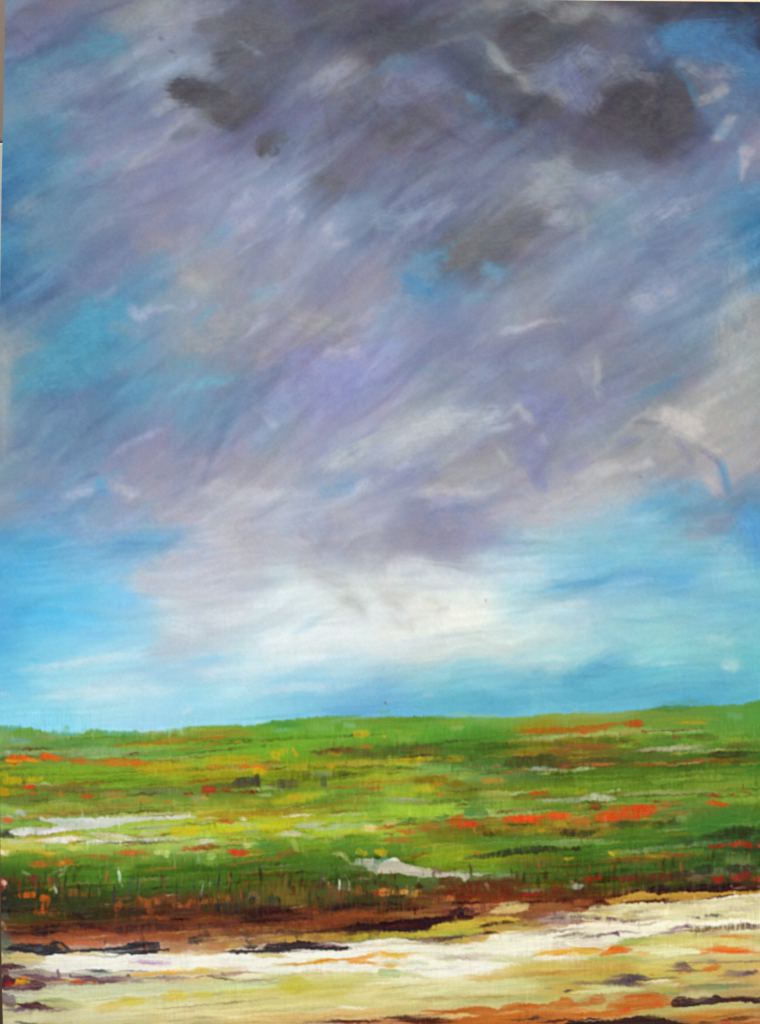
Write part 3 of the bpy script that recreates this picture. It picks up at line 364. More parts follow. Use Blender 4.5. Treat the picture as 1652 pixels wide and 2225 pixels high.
GB2 = """
m 30 184,196,184 .9 0 65 70 65;m 20 184,196,160 .8 100 75 230 78;m 18 208,216,184 .85 420 88 500 83;m 36 184,96,44 .92 245 100 300 105 390 115
m 24 176,192,144 .8 250 140 450 137 640 128;m 26 180,188,144 .6 0 110 230 112;m 22 224,228,212 .95 770 55 900 50 1130 42
m 20 180,192,140 .7 1130 50 1400 45 1550 35;m 16 128,104,48 .8 1100 20 1300 15 1500 5;s 60 144,140,52 .6 650 10 1000 10
m 60 200,184,40 .8 0 190 60 180;m 50 192,196,36 .7 200 170 470 175;s 80 192,188,36 .6 600 160 850 150;m 20 144,120,48 .7 270 245 440 260;m 50 152,176,104 .7 480 200 570 190
m 50 168,188,144 .85 870 160 1000 130 1200 100;m 40 168,184,148 .8 1000 160 1200 150 1400 110;s 50 164,192,120 .6 1150 160 1652 120
m 44 196,192,160 .92 720 215 850 200 960 205 1000 215;m 40 168,184,144 .85 950 235 1090 245;m 24 208,140,52 .9 610 210 680 235 790 240;m 14 208,208,144 .8 540 240 700 238
m 20 200,204,200 .9 0 262 150 265 270 272;m 18 208,200,192 .85 50 290 200 282;m 20 208,140,76 .9 230 290 350 288 490 285;m 24 216,196,140 .9 430 300 580 290
m 18 184,196,160 .85 580 290 670 283;m 24 216,208,112 .8 440 310 540 315;m 50 144,92,40 .8 0 330 150 325 250 330;m 40 168,84,40 .7 0 340 60 340
m 66 184,80,42 .95 295 350 400 365 520 370 #painted_poppies
m 40 200,72,32 .7 340 370 440 380;m 60 88,148,40 .7 150 400 250 430;m 50 168,192,112 .7 150 410 190 400;m 40 156,168,136 .5 60 380 65 480;m 60 116,168,60 .6 120 450 200 460
s 150 63,132,50 .6 650 300 720 360 760 400;s 80 108,132,48 .5 750 280 870 290
m 18 168,104,48 .85 200 475 400 465 550 450 700 435 800 415;m 30 176,96,44 .85 640 440 740 430 800 390 880 380;m 60 128,96,44 .6 780 390 900 370
m 50 164,188,96 .7 880 270 910 340;m 40 144,176,80 .6 960 310 985 370;s 150 108,160,44 .6 1000 320 1150 320;m 40 152,176,96 .7 1150 230 1190 310
m 60 152,184,92 .5 1230 200 1310 240;m 90 74,140,56 .6 1260 300 1400 280;s 120 79,138,36 .6 1350 240 1500 280 1600 240
m 60 208,200,120 .92 1480 180 1550 170 1640 155;m 30 200,128,60 .8 1620 170 1652 165;m 50 176,160,40 .85 1460 360 1520 380;m 50 184,164,36 .85 1620 370 1652 380
s 200 64,112,31 .5 900 450 1250 480;m 40 176,176,104 .85 1200 380 1290 375 1350 420 1380 470
m 60 176,180,156 .92 1370 470 1480 455 1600 460 1700 480 #painted_stream
m 60 176,180,160 .8 1500 490 1652 500;m 30 76,144,112 .7 1600 450 1620 460;m 30 184,192,140 .7 1600 540 1620 545;m 14 168,164,104 .8 1450 600 1600 595
m 40 84,160,60 .6 0 640 200 635;m 30 108,168,64 .6 200 630 320 625;m 20 100,168,60 .6 250 670 380 665
s 300 85,80,28 .4 500 700 900 700;s 150 128,112,44 .6 720 700 850 760 950 720;s 100 124,112,48 .5 780 820 1000 810
m 12 168,168,128 .6 515 680 505 740 490 790;s 60 132,104,72 .6 540 730 570 790;m 12 112,128,96 .5 620 640 615 740
m 70 112,68,44 .8 1000 660 1150 650 1250 680;m 80 124,80,48 .7 1150 720 1400 740;m 60 76,68,36 .7 1430 640 1652 620;s 60 138,92,48 .5 1400 700 1500 730
m 14 216,216,200 .95 1275 590 1290 640 1275 720;m 14 208,208,184 .9 1325 560 1360 610 1380 680;m 30 184,184,160 .8 1340 640 1370 690
m 30 192,144,124 .7 1190 640 1210 670;m 30 192,188,128 .7 1140 600 1170 605;m 60 144,72,36 .7 1580 730 1652 720
m 60 108,68,48 .5 0 760 100 750;m 70 168,92,40 .8 0 810 50 830;m 60 148,96,44 .8 80 800 130 800;m 50 160,104,44 .8 160 790 200 790;m 60 148,100,40 .7 260 740 340 760
m 40 144,112,52 .6 330 780 340 830;m 90 48,56,44 .85 250 850 350 860 420 850;m 70 52,60,48 .85 480 830 530 790;m 80 58,74,52 .85 650 810 740 790
m 60 56,64,44 .7 60 860 250 850;m 40 58,72,48 .6 380 790 420 830;m 110 60,40,32 .85 430 890 700 900 1000 890;m 40 152,84,48 .8 850 870 1050 875 1180 870
m 70 48,40,31 .9 1100 890 1250 850 1450 830 1652 850;s 80 56,64,31 .7 1350 790 1652 780;m 60 60,40,32 .7 1120 770 1140 790
m 70 140,76,40 .8 1200 925 1450 910 1652 915;s 20 192,168,120 .5 850 860 1030 830;m 40 140,84,40 .7 0 935 300 930;m 24 144,144,120 .7 380 925 460 930
"""
GB3 = """
s 100 152,200,60 .7 0 30 400 20 700 20;m 40 200,192,120 .85 0 115 120 105 180 100;m 60 120,108,36 .6 300 180 600 170 800 150;s 120 132,144,44 .6 300 280 450 270
m 30 168,96,44 .9 0 160 80 155 150 150;m 40 184,92,36 .85 100 190 200 190 330 185;m 50 168,96,44 .85 280 160 450 150 560 130;m 40 138,140,36 .7 280 110 440 95
m 50 78,124,48 .85 200 120 260 90 310 60;m 50 74,120,48 .85 460 70 590 55;m 80 176,96,28 .9 560 120 650 90 750 70
m 50 192,84,32 .95 600 140 750 135 900 120 #painted_poppies
m 60 200,76,32 .8 700 135 850 125;m 80 74,136,64 .85 760 20 880 30;m 14 200,168,52 .9 180 180 200 240 215 280;m 60 160,108,44 .8 0 265 100 265 300 275
s 120 108,120,36 .6 450 230 700 240;s 60 152,148,40 .6 900 150 1080 160 1120 180;s 60 184,108,28 .8 1400 60 1500 50
m 60 224,76,28 .95 1065 85 1150 85 1190 75;m 70 220,76,28 .95 1120 82 1300 80 1410 70 #painted_poppies
m 70 220,80,32 .9 1480 50 1600 55 #painted_poppies
m 24 92,84,36 .85 950 15 1100 15 1200 12;m 34 168,116,44 .6 850 90 1050 75;m 80 144,140,36 .7 1260 190 1420 180;m 34 192,152,28 .8 1340 185 1420 182
m 50 168,156,44 .6 1500 130 1560 130;m 50 88,72,24 .9 900 220 960 225;m 40 104,84,32 .8 1000 215 1040 215;m 50 60,56,32 .85 1560 200 1640 195;m 24 180,160,44 .7 810 160 825 210
s 150 66,132,48 .6 700 290 1100 290 1652 260;s 120 136,160,40 .6 400 390 600 360 800 330;s 120 128,160,40 .6 300 450 650 440;s 60 148,160,40 .5 700 450 900 440 1150 450
m 20 152,76,32 .85 200 425 300 405 370 385 410 370;m 20 140,92,32 .6 130 420 200 425;s 100 80,104,42 .5 1000 480 1300 460 1652 440
m 66 54,70,40 .95 700 425 950 390 1150 360 1350 345 1720 345 #painted_dark_grass
m 60 92,92,44 .5 1150 500 1500 490;m 24 168,160,40 .8 1570 430 1652 415;m 70 192,164,28 .85 0 370 20 380;m 50 80,160,128 .8 10 440 40 430
s 100 76,104,36 .6 0 600 200 600 400 610;m 60 84,60,32 .8 0 650 80 660;m 80 92,60,32 .85 400 630 600 610 700 640
p 7 184,184,160 .95 -20 480 50 430 100 420 140 440 190 475 300 485 450 520 520 540 700 550 850 545 950 552 850 570 760 580 740 610 700 620 670 590 500 580 350 575 220 570 130 555 -20 560 #painted_stream
m 30 216,220,204 .9 60 440 110 430 150 460;m 40 200,192,164 .8 100 510 250 520 380 530;m 50 120,96,88 .8 460 520 505 530;s 30 136,176,120 .6 560 545 700 530
s 50 124,176,104 .5 950 560 1180 570;m 40 192,188,152 .8 0 530 80 530
s 100 92,60,32 .8 700 650 1000 640 1300 650;m 120 100,48,24 .9 420 710 700 700 1000 700 1250 740;m 60 124,60,32 .8 700 750 950 740 1150 750
m 26 168,152,80 .7 860 650 930 660;m 30 168,128,64 .7 440 670 560 660;m 30 168,144,96 .7 900 640 920 690;m 14 168,136,80 .6 1150 650 1155 710
m 60 208,136,64 .85 0 720 50 720;m 50 208,148,64 .8 100 720 200 710;m 50 184,160,96 .75 220 720 270 740;m 50 184,136,48 .8 280 730 320 710;m 30 184,104,44 .8 360 740 420 730
m 110 52,63,36 .9 0 790 150 790 250 800;m 60 60,72,40 .7 0 850 250 850;s 80 104,92,44 .7 300 810 500 820
m 90 160,128,72 .8 480 820 600 820 700 830;m 60 192,120,56 .8 480 780 600 770;m 90 184,128,76 .85 720 840 850 840 980 840;m 40 200,96,44 .8 750 800 860 795
m 60 208,92,36 .7 930 800 1040 800;p 10 208,192,120 .9 930 890 1000 830 1060 800 1150 800 1280 810 1250 860 1150 890 1050 895
m 90 108,56,32 .85 1400 730 1550 700 1652 720;m 24 160,48,32 .9 1150 750 1280 735 1400 715 1480 705;m 30 160,92,48 .6 1100 790 1400 770
m 22 52,40,32 .9 1500 795 1600 780 1652 770;s 80 152,112,60 .7 1280 830 1450 830 1652 840;m 60 140,96,52 .8 0 890 300 890 520 890
m 60 44,32,40 .97 500 940 600 915 680 885 760 880 820 880 #painted_dark_bank
m 24 60,44,40 .95 780 900 850 905 930 908;m 24 92,72,56 .8 1180 920 1300 915 1420 905;s 60 176,160,136 .8 1420 920 1652 900;m 60 184,156,96 .7 800 935 1180 930
"""
GB4 = """
m 80 184,128,44 .6 0 60 50 70;m 60 152,104,44 .8 330 90 500 80 650 70;m 60 176,108,40 .85 0 100 200 100
m 100 204,80,32 .9 210 70 350 60 500 40;m 110 200,80,32 .92 420 30 650 20 800 10 #painted_poppies
m 40 208,92,32 .8 220 80 310 90;m 30 168,112,44 .7 800 40 950 30 1060 35;m 20 192,124,52 .7 950 45 1060 50;m 50 112,112,40 .6 1050 20 1200 20
m 50 60,72,36 .85 0 230 100 210 200 185 260 170;m 60 68,79,36 .85 330 140 500 130 700 120;m 60 56,76,40 .9 690 140 800 140 850 130;m 60 52,72,44 .85 880 120 950 100
s 200 53,132,48 .65 950 150 1200 130 1400 80 1652 60;s 160 60,128,40 .5 300 240 600 220 900 230;s 50 136,168,96 .5 950 80 1000 80
s 100 52,128,52 .6 1050 200 1300 140;s 60 63,144,48 .5 0 300 400 310
m 90 52,60,36 .92 1120 250 1250 230 1400 200 1700 190 #painted_dark_grass
m 50 64,72,42 .8 970 290 1100 280;s 30 96,108,96 .6 1550 210 1610 200;m 60 54,66,31 .7 1350 190 1652 200
m 60 92,80,48 .5 1550 290 1652 300;m 40 152,48,28 .95 1220 315 1300 318;m 24 168,68,44 .85 1300 315 1370 310;m 40 180,68,40 .9 1385 310 1440 300 1460 290
m 44 160,52,36 .9 1500 300 1550 320;m 24 184,80,40 .8 1635 315 1652 315
m 40 52,64,42 .95 0 345 120 345;m 40 192,164,40 .95 345 380 380 385;m 40 136,144,44 .7 390 380 430 385;m 40 136,132,44 .8 670 385 700 395
m 22 152,52,44 .9 750 390 850 390 950 388 1080 380;m 30 56,80,44 .7 780 295 820 300;s 60 92,80,40 .5 400 450 700 420;m 40 108,76,40 .5 470 450 520 450
m 20 168,148,44 .7 0 420 50 410;m 26 52,72,44 .8 1350 365 1450 362 1652 355;s 120 124,140,76 .6 1390 440 1520 460;s 60 128,120,92 .5 1480 490 1530 500
m 90 52,68,44 .8 1120 530 1200 520;m 80 52,60,40 .85 1320 510 1420 520 1652 510;s 120 63,84,36 .6 700 480 1100 470;s 60 92,104,48 .5 580 500 650 500
m 70 92,60,32 .8 280 600 600 590 900 590 1100 580;m 50 152,48,28 .9 180 595 265 590;m 50 136,64,36 .7 130 600 160 600;m 50 124,56,36 .6 350 600 600 600
m 24 140,48,36 .7 730 610 830 605;m 60 60,56,40 .7 850 570 1100 560;s 60 136,104,76 .5 1050 610 1150 600
m 50 160,44,32 .95 1225 605 1340 605;m 44 152,64,44 .85 1400 600 1490 600;m 50 140,44,36 .85 1470 570 1550 560;m 40 168,72,40 .85 1580 605 1652 605
m 110 80,56,32 .9 0 710 120 690 260 670;m 60 124,96,56 .85 260 720 450 700 650 690;m 20 184,156,116 .8 10 620 60 630
m 50 168,180,160 .9 0 670 60 665 150 650;m 14 44,28,24 .9 0 775 60 775 100 770;m 90 148,96,48 .85 0 830 100 820 200 790
p 8 192,156,64 .95 300 770 420 760 560 720 680 700 760 730 900 715 1060 705 1150 715 1300 715 1680 700 1680 730 1300 740 1050 790 900 790 700 780 500 800 380 820
m 26 60,40,36 .95 500 715 560 705 630 690;m 50 44,28,32 .97 660 710 740 690 830 670
m 40 44,32,36 .97 680 720 850 695 1000 690 1150 680 1400 660 1720 645 #painted_dark_bank
m 34 52,36,36 .95 1100 695 1250 690 1500 680 1652 660;m 14 200,148,112 .8 1400 690 1470 675 1540 660;m 12 200,160,128 .8 1620 670 1652 665
p 8 216,216,164 .95 160 860 220 830 380 820 500 810 700 810 900 805 1050 795 1300 760 1680 735 1680 960 0 960 0 910 120 890
m 20 76,48,36 .95 370 815 500 795 700 790 850 775 980 775;m 30 52,36,40 .95 220 820 240 800 300 775;m 24 236,232,204 .8 1050 800 1250 765 1652 740
s 60 192,184,96 .6 180 890 400 880;m 24 200,156,68 .8 200 890 400 890;m 30 236,232,192 .85 400 880 470 880;m 30 232,228,196 .8 580 880 650 880;s 50 228,228,188 .7 700 890 950 890
s 40 184,192,128 .5 1230 890 1400 880;s 24 168,160,80 .6 1500 800 1652 800;m 24 184,168,156 .7 1350 870 1652 850;s 50 236,236,200 .7 1200 850 1300 840
m 40 168,148,128 .7 0 900 130 900;m 30 128,104,112 .7 130 940 450 935;m 20 184,184,160 .7 1000 930 1200 930
"""
GC1 = """
s 80 64,84,36 .7 100 30 400 20 600 30;s 80 92,60,36 .8 300 60 800 70;s 110 156,80,48 .8 110 210 400 200 800 190 1100 200;s 60 140,76,40 .7 560 150 800 160
m 60 60,40,36 .9 40 160 150 150 240 140;m 80 36,28,32 .95 250 145 400 140 520 130;m 40 52,40,36 .7 540 140 570 130
m 60 56,40,36 .85 620 75 750 85 900 105;m 70 52,36,40 .8 810 110 950 120 1200 120 1652 110
s 90 160,88,52 .7 1100 170 1400 190 1652 200;m 40 200,96,52 .8 500 240 750 240 850 250;s 60 192,108,68 .7 750 260 900 255;m 40 176,76,44 .6 170 235 350 230
m 100 152,88,44 .5 1400 270 1652 270;s 40 216,160,96 .7 1370 325 1652 325
m 120 88,104,92 .9 20 200 40 250 70 300;s 40 176,152,128 .6 20 60 50 110;m 60 208,184,112 .9 30 360 150 365 250 380 400 380
p 7 242,238,224 .97 400 350 500 340 700 350 900 345 1150 350 1400 350 1672 360 1672 470 1450 485 1250 480 1050 490 900 480 700 495 550 490 450 480 300 460 300 430 380 400 #painted_white_water
s 30 216,184,120 .8 560 340 750 335 860 345
p 6 36,36,44 .97 60 290 100 265 200 245 320 250 420 240 480 225 560 250 600 280 680 295 760 290 850 290 1000 275 1100 250 1200 225 1280 230 1380 235 1400 290 1470 290 1460 305 1370 310 1360 330 1150 340 900 330 700 320 560 325 420 340 370 350 280 335 150 320 40 315 #painted_dark_bank
m 24 80,96,112 .7 290 310 380 295;m 24 176,116,48 .8 385 250 420 250;m 30 168,104,48 .8 510 260 550 290;m 24 168,100,52 .7 1190 290 1250 300
m 16 128,160,160 .4 1000 280 1150 260;m 14 200,144,72 .6 600 285 650 290;m 20 152,80,48 .6 1270 270 1280 300
s 60 204,200,176 .7 220 440 350 450;s 20 208,220,200 .6 260 435 330 440;s 34 200,160,184 .85 1130 410 1250 408 1420 420 1480 425;s 20 184,128,160 .6 1200 405 1360 415
s 60 168,156,144 .8 70 500 180 500;s 100 152,140,132 .7 200 500 330 520
p 6 66,32,44 .97 20 425 60 415 100 410 150 430 220 445 200 465 100 470 20 460 #painted_rock
p 6 76,36,48 .97 20 540 60 525 150 550 250 555 330 570 400 590 395 620 330 640 250 655 100 650 20 635 #painted_rock
m 60 92,44,56 .8 20 480 50 500;m 30 220,128,24 .95 160 550 200 540 250 545;m 44 240,176,32 .95 150 580 190 585 240 585;m 24 232,120,24 .9 130 610 160 590
m 26 200,28,28 .95 20 600 80 595 130 592;m 24 176,112,108 .7 80 625 150 620 250 625;m 44 108,68,80 .85 170 510 300 530 400 550 500 560
m 14 124,96,112 .6 330 470 340 540;m 14 124,96,112 .6 370 490 380 550;m 30 124,84,104 .7 500 480 510 530;m 16 108,72,88 .8 605 500 610 540
s 60 192,192,172 .8 620 490 700 510 1000 520;m 50 92,52,72 .9 590 530 750 545 900 560 1050 555 1180 555 #painted_dark_bank
m 30 124,80,96 .8 420 540 560 560;m 24 96,56,72 .85 1100 540 1120 520 1140 550;m 26 200,64,28 .95 590 570 700 572 770 575;m 22 208,92,32 .9 810 578 860 576
m 20 200,88,32 .7 480 565 600 565;m 16 200,140,64 .8 620 595 690 610;m 30 72,80,76 .95 735 465 800 480 900 485 960 495;s 20 104,136,120 .8 840 495 980 495
m 12 112,116,108 .8 1040 485 1200 487 1340 482;m 30 232,164,48 .92 1120 520 1300 510 1450 500 1652 485;m 20 240,200,112 .8 1350 500 1652 490
m 14 248,220,80 .7 1530 460 1652 455;m 20 112,96,104 .8 1150 565 1300 550 1450 545 1652 545;m 24 112,84,92 .6 1120 570 1250 570
s 130 212,216,172 .8 400 690 600 670 900 660 1400 630 1652 615;s 160 220,220,176 .5 500 700 1000 700;s 14 192,176,160 .7 520 655 600 650 680 658;s 100 200,204,176 .7 80 690 250 700
m 100 168,176,112 .85 330 770 500 765 700 790 740 820;s 60 176,160,104 .7 200 860 400 840 700 830
m 80 216,188,96 .85 780 830 950 800 1100 760;m 70 212,192,68 .95 1010 740 1150 745 1300 730;m 90 220,196,60 .95 1380 700 1500 700 1652 690 #painted_ochre_patch
m 90 108,84,92 .8 20 700 60 740 100 750;m 44 96,72,92 .9 20 815 150 820 300 815 480 808 600 805
p 6 76,36,48 .97 130 775 200 770 270 750 340 760 400 780 460 800 480 812 400 820 250 815 180 795 #painted_rock
s 140 220,212,168 .8 50 900 400 890 800 880 1300 860;m 20 92,92,76 .85 120 925 200 935 350 945;m 20 168,168,144 .6 1450 915 1600 905;s 100 228,220,156 .6 1300 820 1652 800
"""
GC2 = """
s 90 52,44,32 .8 400 20 600 30;m 50 152,96,44 .5 0 40 400 50;m 70 56,36,32 .85 0 95 250 90 450 85;m 90 96,60,40 .8 600 50 800 40 1100 40
m 60 152,84,48 .85 700 90 900 80 1200 70 1300 60;s 80 140,84,40 .6 1100 20 1652 20;m 12 112,100,128 .8 915 20 922 50;s 140 156,100,64 .8 0 160 300 160
m 50 92,68,52 .8 130 150 150 190;m 60 92,68,52 .75 330 140 350 190;m 70 72,56,48 .8 490 170 520 220;m 40 108,76,56 .7 450 150 480 150
m 40 92,64,48 .7 590 150 610 200;m 50 168,120,68 .8 530 220 620 230;m 50 192,136,80 .6 30 180 120 250;m 60 184,140,80 .7 200 180 320 220;m 60 44,40,40 .9 0 215 80 215
m 70 184,112,60 .8 170 270 300 280;m 60 184,140,84 .7 40 290 150 280;m 50 200,168,64 .85 300 280 400 260 460 260;s 40 208,168,96 .8 0 340 150 330 300 335
s 100 200,156,72 .85 620 190 800 200 1100 190 1300 190;m 70 192,150,60 .8 1100 190 1300 180 1652 160;m 60 196,184,56 .85 1280 220 1450 205 1652 185
m 24 44,36,32 .95 1000 155 1150 145 1300 145;m 80 36,31,31 .97 1300 115 1400 110 1550 105 1700 100 #painted_dark_bank
m 40 52,40,36 .7 650 155 850 150 1000 145;m 24 72,44,48 .95 930 150 932 230;m 50 108,72,56 .6 870 160 960 180;m 60 140,96,56 .6 1060 180 1100 200
m 60 204,184,112 .85 500 345 700 350 860 370
p 7 244,240,224 .97 -20 370 150 370 310 360 370 345 500 350 700 370 860 380 900 350 850 315 900 300 1100 305 1360 305 1400 290 1300 262 1150 238 1300 240 1500 235 1672 215 1672 470 1300 480 1000 490 700 510 560 490 300 480 200 470 100 450 -20 440 #painted_white_water
m 26 60,44,32 .95 320 330 370 320 450 315
p 6 44,36,40 .97 400 320 450 300 540 300 620 290 660 260 750 250 850 240 940 225 1040 230 1120 250 1180 265 1250 270 1350 265 1355 295 1250 300 1150 305 1050 295 900 295 800 315 700 325 550 325 440 330 #painted_dark_bank
m 40 44,40,36 .9 460 265 530 270 600 265;m 20 92,44,64 .7 1100 265 1350 280;m 26 188,200,204 .8 780 320 850 305
m 22 208,168,80 .9 690 425 850 425 1000 420;m 26 232,152,28 .95 800 428 1000 415 1200 390 1400 385;m 34 236,140,28 .95 1230 385 1400 390 1500 400 1652 430 #painted_orange_streak
m 30 232,156,52 .85 1400 385 1520 365 1652 320;s 24 232,220,160 .7 950 380 1200 375;m 14 244,216,80 .9 0 460 150 460;m 44 232,192,80 .85 0 490 120 480 220 480
s 30 228,204,136 .7 100 490 300 470 500 470;m 22 140,112,104 .85 0 550 100 530 250 510 300 500;m 14 168,120,132 .85 250 520 350 505 500 495 640 495
m 16 92,84,76 .9 60 530 200 535 260 540 330 550 400 565;m 22 104,88,76 .85 280 510 310 515;m 12 116,120,92 .8 450 565 600 565 700 585 760 570 790 550
m 40 240,232,200 .85 350 530 500 530 660 520;s 40 220,220,168 .6 600 540 750 545;s 100 212,220,168 .85 0 610 250 620 500 610 800 590
m 70 216,196,68 .9 0 680 100 690 200 680;m 40 204,192,68 .9 230 665 350 670 500 660 600 640;m 130 204,192,64 .8 740 610 900 600 1050 610 #painted_ochre_patch
m 40 200,184,40 .5 800 650 950 660;s 130 212,204,120 .8 1050 570 1300 570 1652 530;s 80 200,188,96 .6 1200 600 1450 620;s 150 220,212,136 .7 100 760 500 730 900 740
s 160 228,216,148 .7 600 820 900 780 1200 780;s 120 232,220,160 .7 1350 700 1652 660;s 100 232,220,152 .6 0 840 300 830
m 12 248,244,216 .95 280 882 400 880 490 878;m 20 176,160,120 .7 0 900 100 890 250 880;s 60 200,184,128 .6 0 930 300 920
p 10 224,184,112 .8 520 870 700 850 900 850 1150 850 1250 830 1400 815 1652 810 1652 900 1300 930 1000 910 600 900
m 24 244,236,208 .9 1200 830 1310 800 1450 800 1550 803;m 14 240,220,168 .8 1400 890 1500 865 1600 830
m 34 76,32,24 .95 980 930 1100 915 1250 930 1400 925 1652 915;m 24 140,60,32 .8 1200 935 1652 930
"""
GC3 = """
s 80 144,104,52 .8 0 20 300 10 500 0
p 10 200,184,64 .9 0 140 120 145 290 135 430 110 440 85 560 65 680 45 780 40 830 20 1150 20 1180 60 1100 90 900 110 800 150 600 170 400 190 200 205 0 205
p 6 40,28,32 .97 -20 58 100 60 250 30 400 20 550 15 600 0 800 0 780 40 650 45 540 65 430 95 410 125 280 135 120 140 -20 130 #painted_dark_bank
m 24 92,36,24 .9 20 105 200 105 400 100;m 16 140,40,32 .9 550 40 680 38;s 40 144,176,80 .6 450 170 600 160 850 130;s 60 168,120,48 .6 800 30 950 20
s 60 160,144,60 .6 900 100 1200 80 1400 80;m 50 108,80,56 .8 1180 15 1350 10;s 100 168,152,144 .8 1350 40 1500 50 1652 60;m 40 140,120,104 .7 1500 50 1652 80
s 30 180,176,112 .7 1100 110 1300 95
p 8 240,236,212 .97 -20 215 200 210 300 230 400 225 600 240 750 240 900 220 950 180 1050 150 1200 130 1400 130 1652 120 1672 260 1500 270 1380 280 1300 340 1200 350 900 320 700 330 500 330 200 330 -20 330 #painted_white_water
m 20 216,204,176 .8 1450 95 1570 95;m 30 60,36,32 .95 830 105 950 80 1050 65 1150 62
m 34 76,52,60 .95 400 215 520 205 650 190 780 185;s 40 124,96,100 .7 300 225 450 210;m 30 108,76,72 .85 760 185 850 160 950 155
m 22 76,48,52 .95 870 150 950 148 1030 155;m 30 220,168,88 .85 680 245 800 225 900 205;s 40 168,144,120 .7 780 200 900 185;m 8 108,80,72 .8 550 238 562 240
s 30 200,212,176 .8 700 290 820 290;m 30 240,164,28 .95 0 325 40 330;m 50 240,180,52 .92 0 365 100 360 260 358;s 40 208,196,168 .8 350 360 600 355 800 350 1100 345
m 14 176,144,144 .6 550 360 700 370 850 370;s 40 200,216,160 .8 500 385 650 385;s 60 212,216,160 .8 880 380 1200 380 1400 390;s 50 240,236,204 .9 100 395 300 400
s 60 212,212,160 .8 0 410 150 420;s 40 200,212,172 .7 200 425 400 420;m 24 232,176,80 .85 0 435 130 440;s 200 228,220,160 .8 200 640 500 620 800 630
p 7 242,238,220 .97 130 450 300 440 500 430 750 400 900 400 1100 410 1220 430 1050 460 900 490 700 520 500 550 400 540 280 510 200 480 #painted_white_water
m 60 176,192,128 .85 0 500 80 500 130 510;s 40 200,200,144 .8 100 490 250 520 400 550;m 30 240,236,200 .8 80 560 200 550 400 560
m 30 244,168,32 .97 1300 350 1400 330 1550 310 1652 310;m 40 232,156,28 .9 1450 330 1652 320;m 40 248,240,212 .95 1300 370 1500 370 1652 385
s 60 216,204,176 .7 1480 250 1652 240;s 40 212,180,168 .6 1450 270 1652 270;s 100 212,188,88 .85 950 490 1200 460 1500 440 1652 430
s 50 208,168,80 .8 700 550 950 540 1200 530;s 90 200,160,76 .8 1100 520 1400 520 1652 510;m 12 200,124,40 .85 1300 505 1500 495 1652 485
s 60 184,176,96 .7 1100 560 1400 570 1652 560;s 130 220,220,156 .7 850 600 1100 600 1400 620;s 30 160,160,120 .7 1410 635 1480 635;m 18 108,80,80 .9 1560 660 1652 648
s 90 200,192,124 .85 350 740 700 720 1000 730 1400 720;s 60 184,184,112 .6 900 700 1200 720 1500 710;m 80 200,176,112 .5 330 780 400 760
s 100 204,188,112 .7 0 830 300 810;s 100 220,208,144 .6 0 700 200 720
p 10 200,108,40 .95 350 840 370 820 500 830 700 800 800 790 900 800 1000 820 1050 780 1200 760 1400 770 1500 740 1580 710 1652 740 1672 960 700 960 400 920 850 870 600 855 #painted_orange_bank
m 24 232,200,124 .9 300 890 600 870 850 860;m 24 232,188,104 .9 960 850 1100 845 1220 840;s 24 224,160,80 .7 1220 835 1652 825;m 50 208,108,32 .7 900 890 1300 880
m 40 200,88,28 .5 1000 790 1400 800;m 60 60,32,28 .97 20 890 150 900 350 910 550 905 620 905 #painted_dark_bank
m 34 108,48,32 .9 200 930 600 930;m 30 76,44,40 .95 1250 905 1380 885;m 16 108,56,36 .8 1060 910 1250 905;m 24 76,40,36 .9 1350 935 1500 920 1652 915
"""
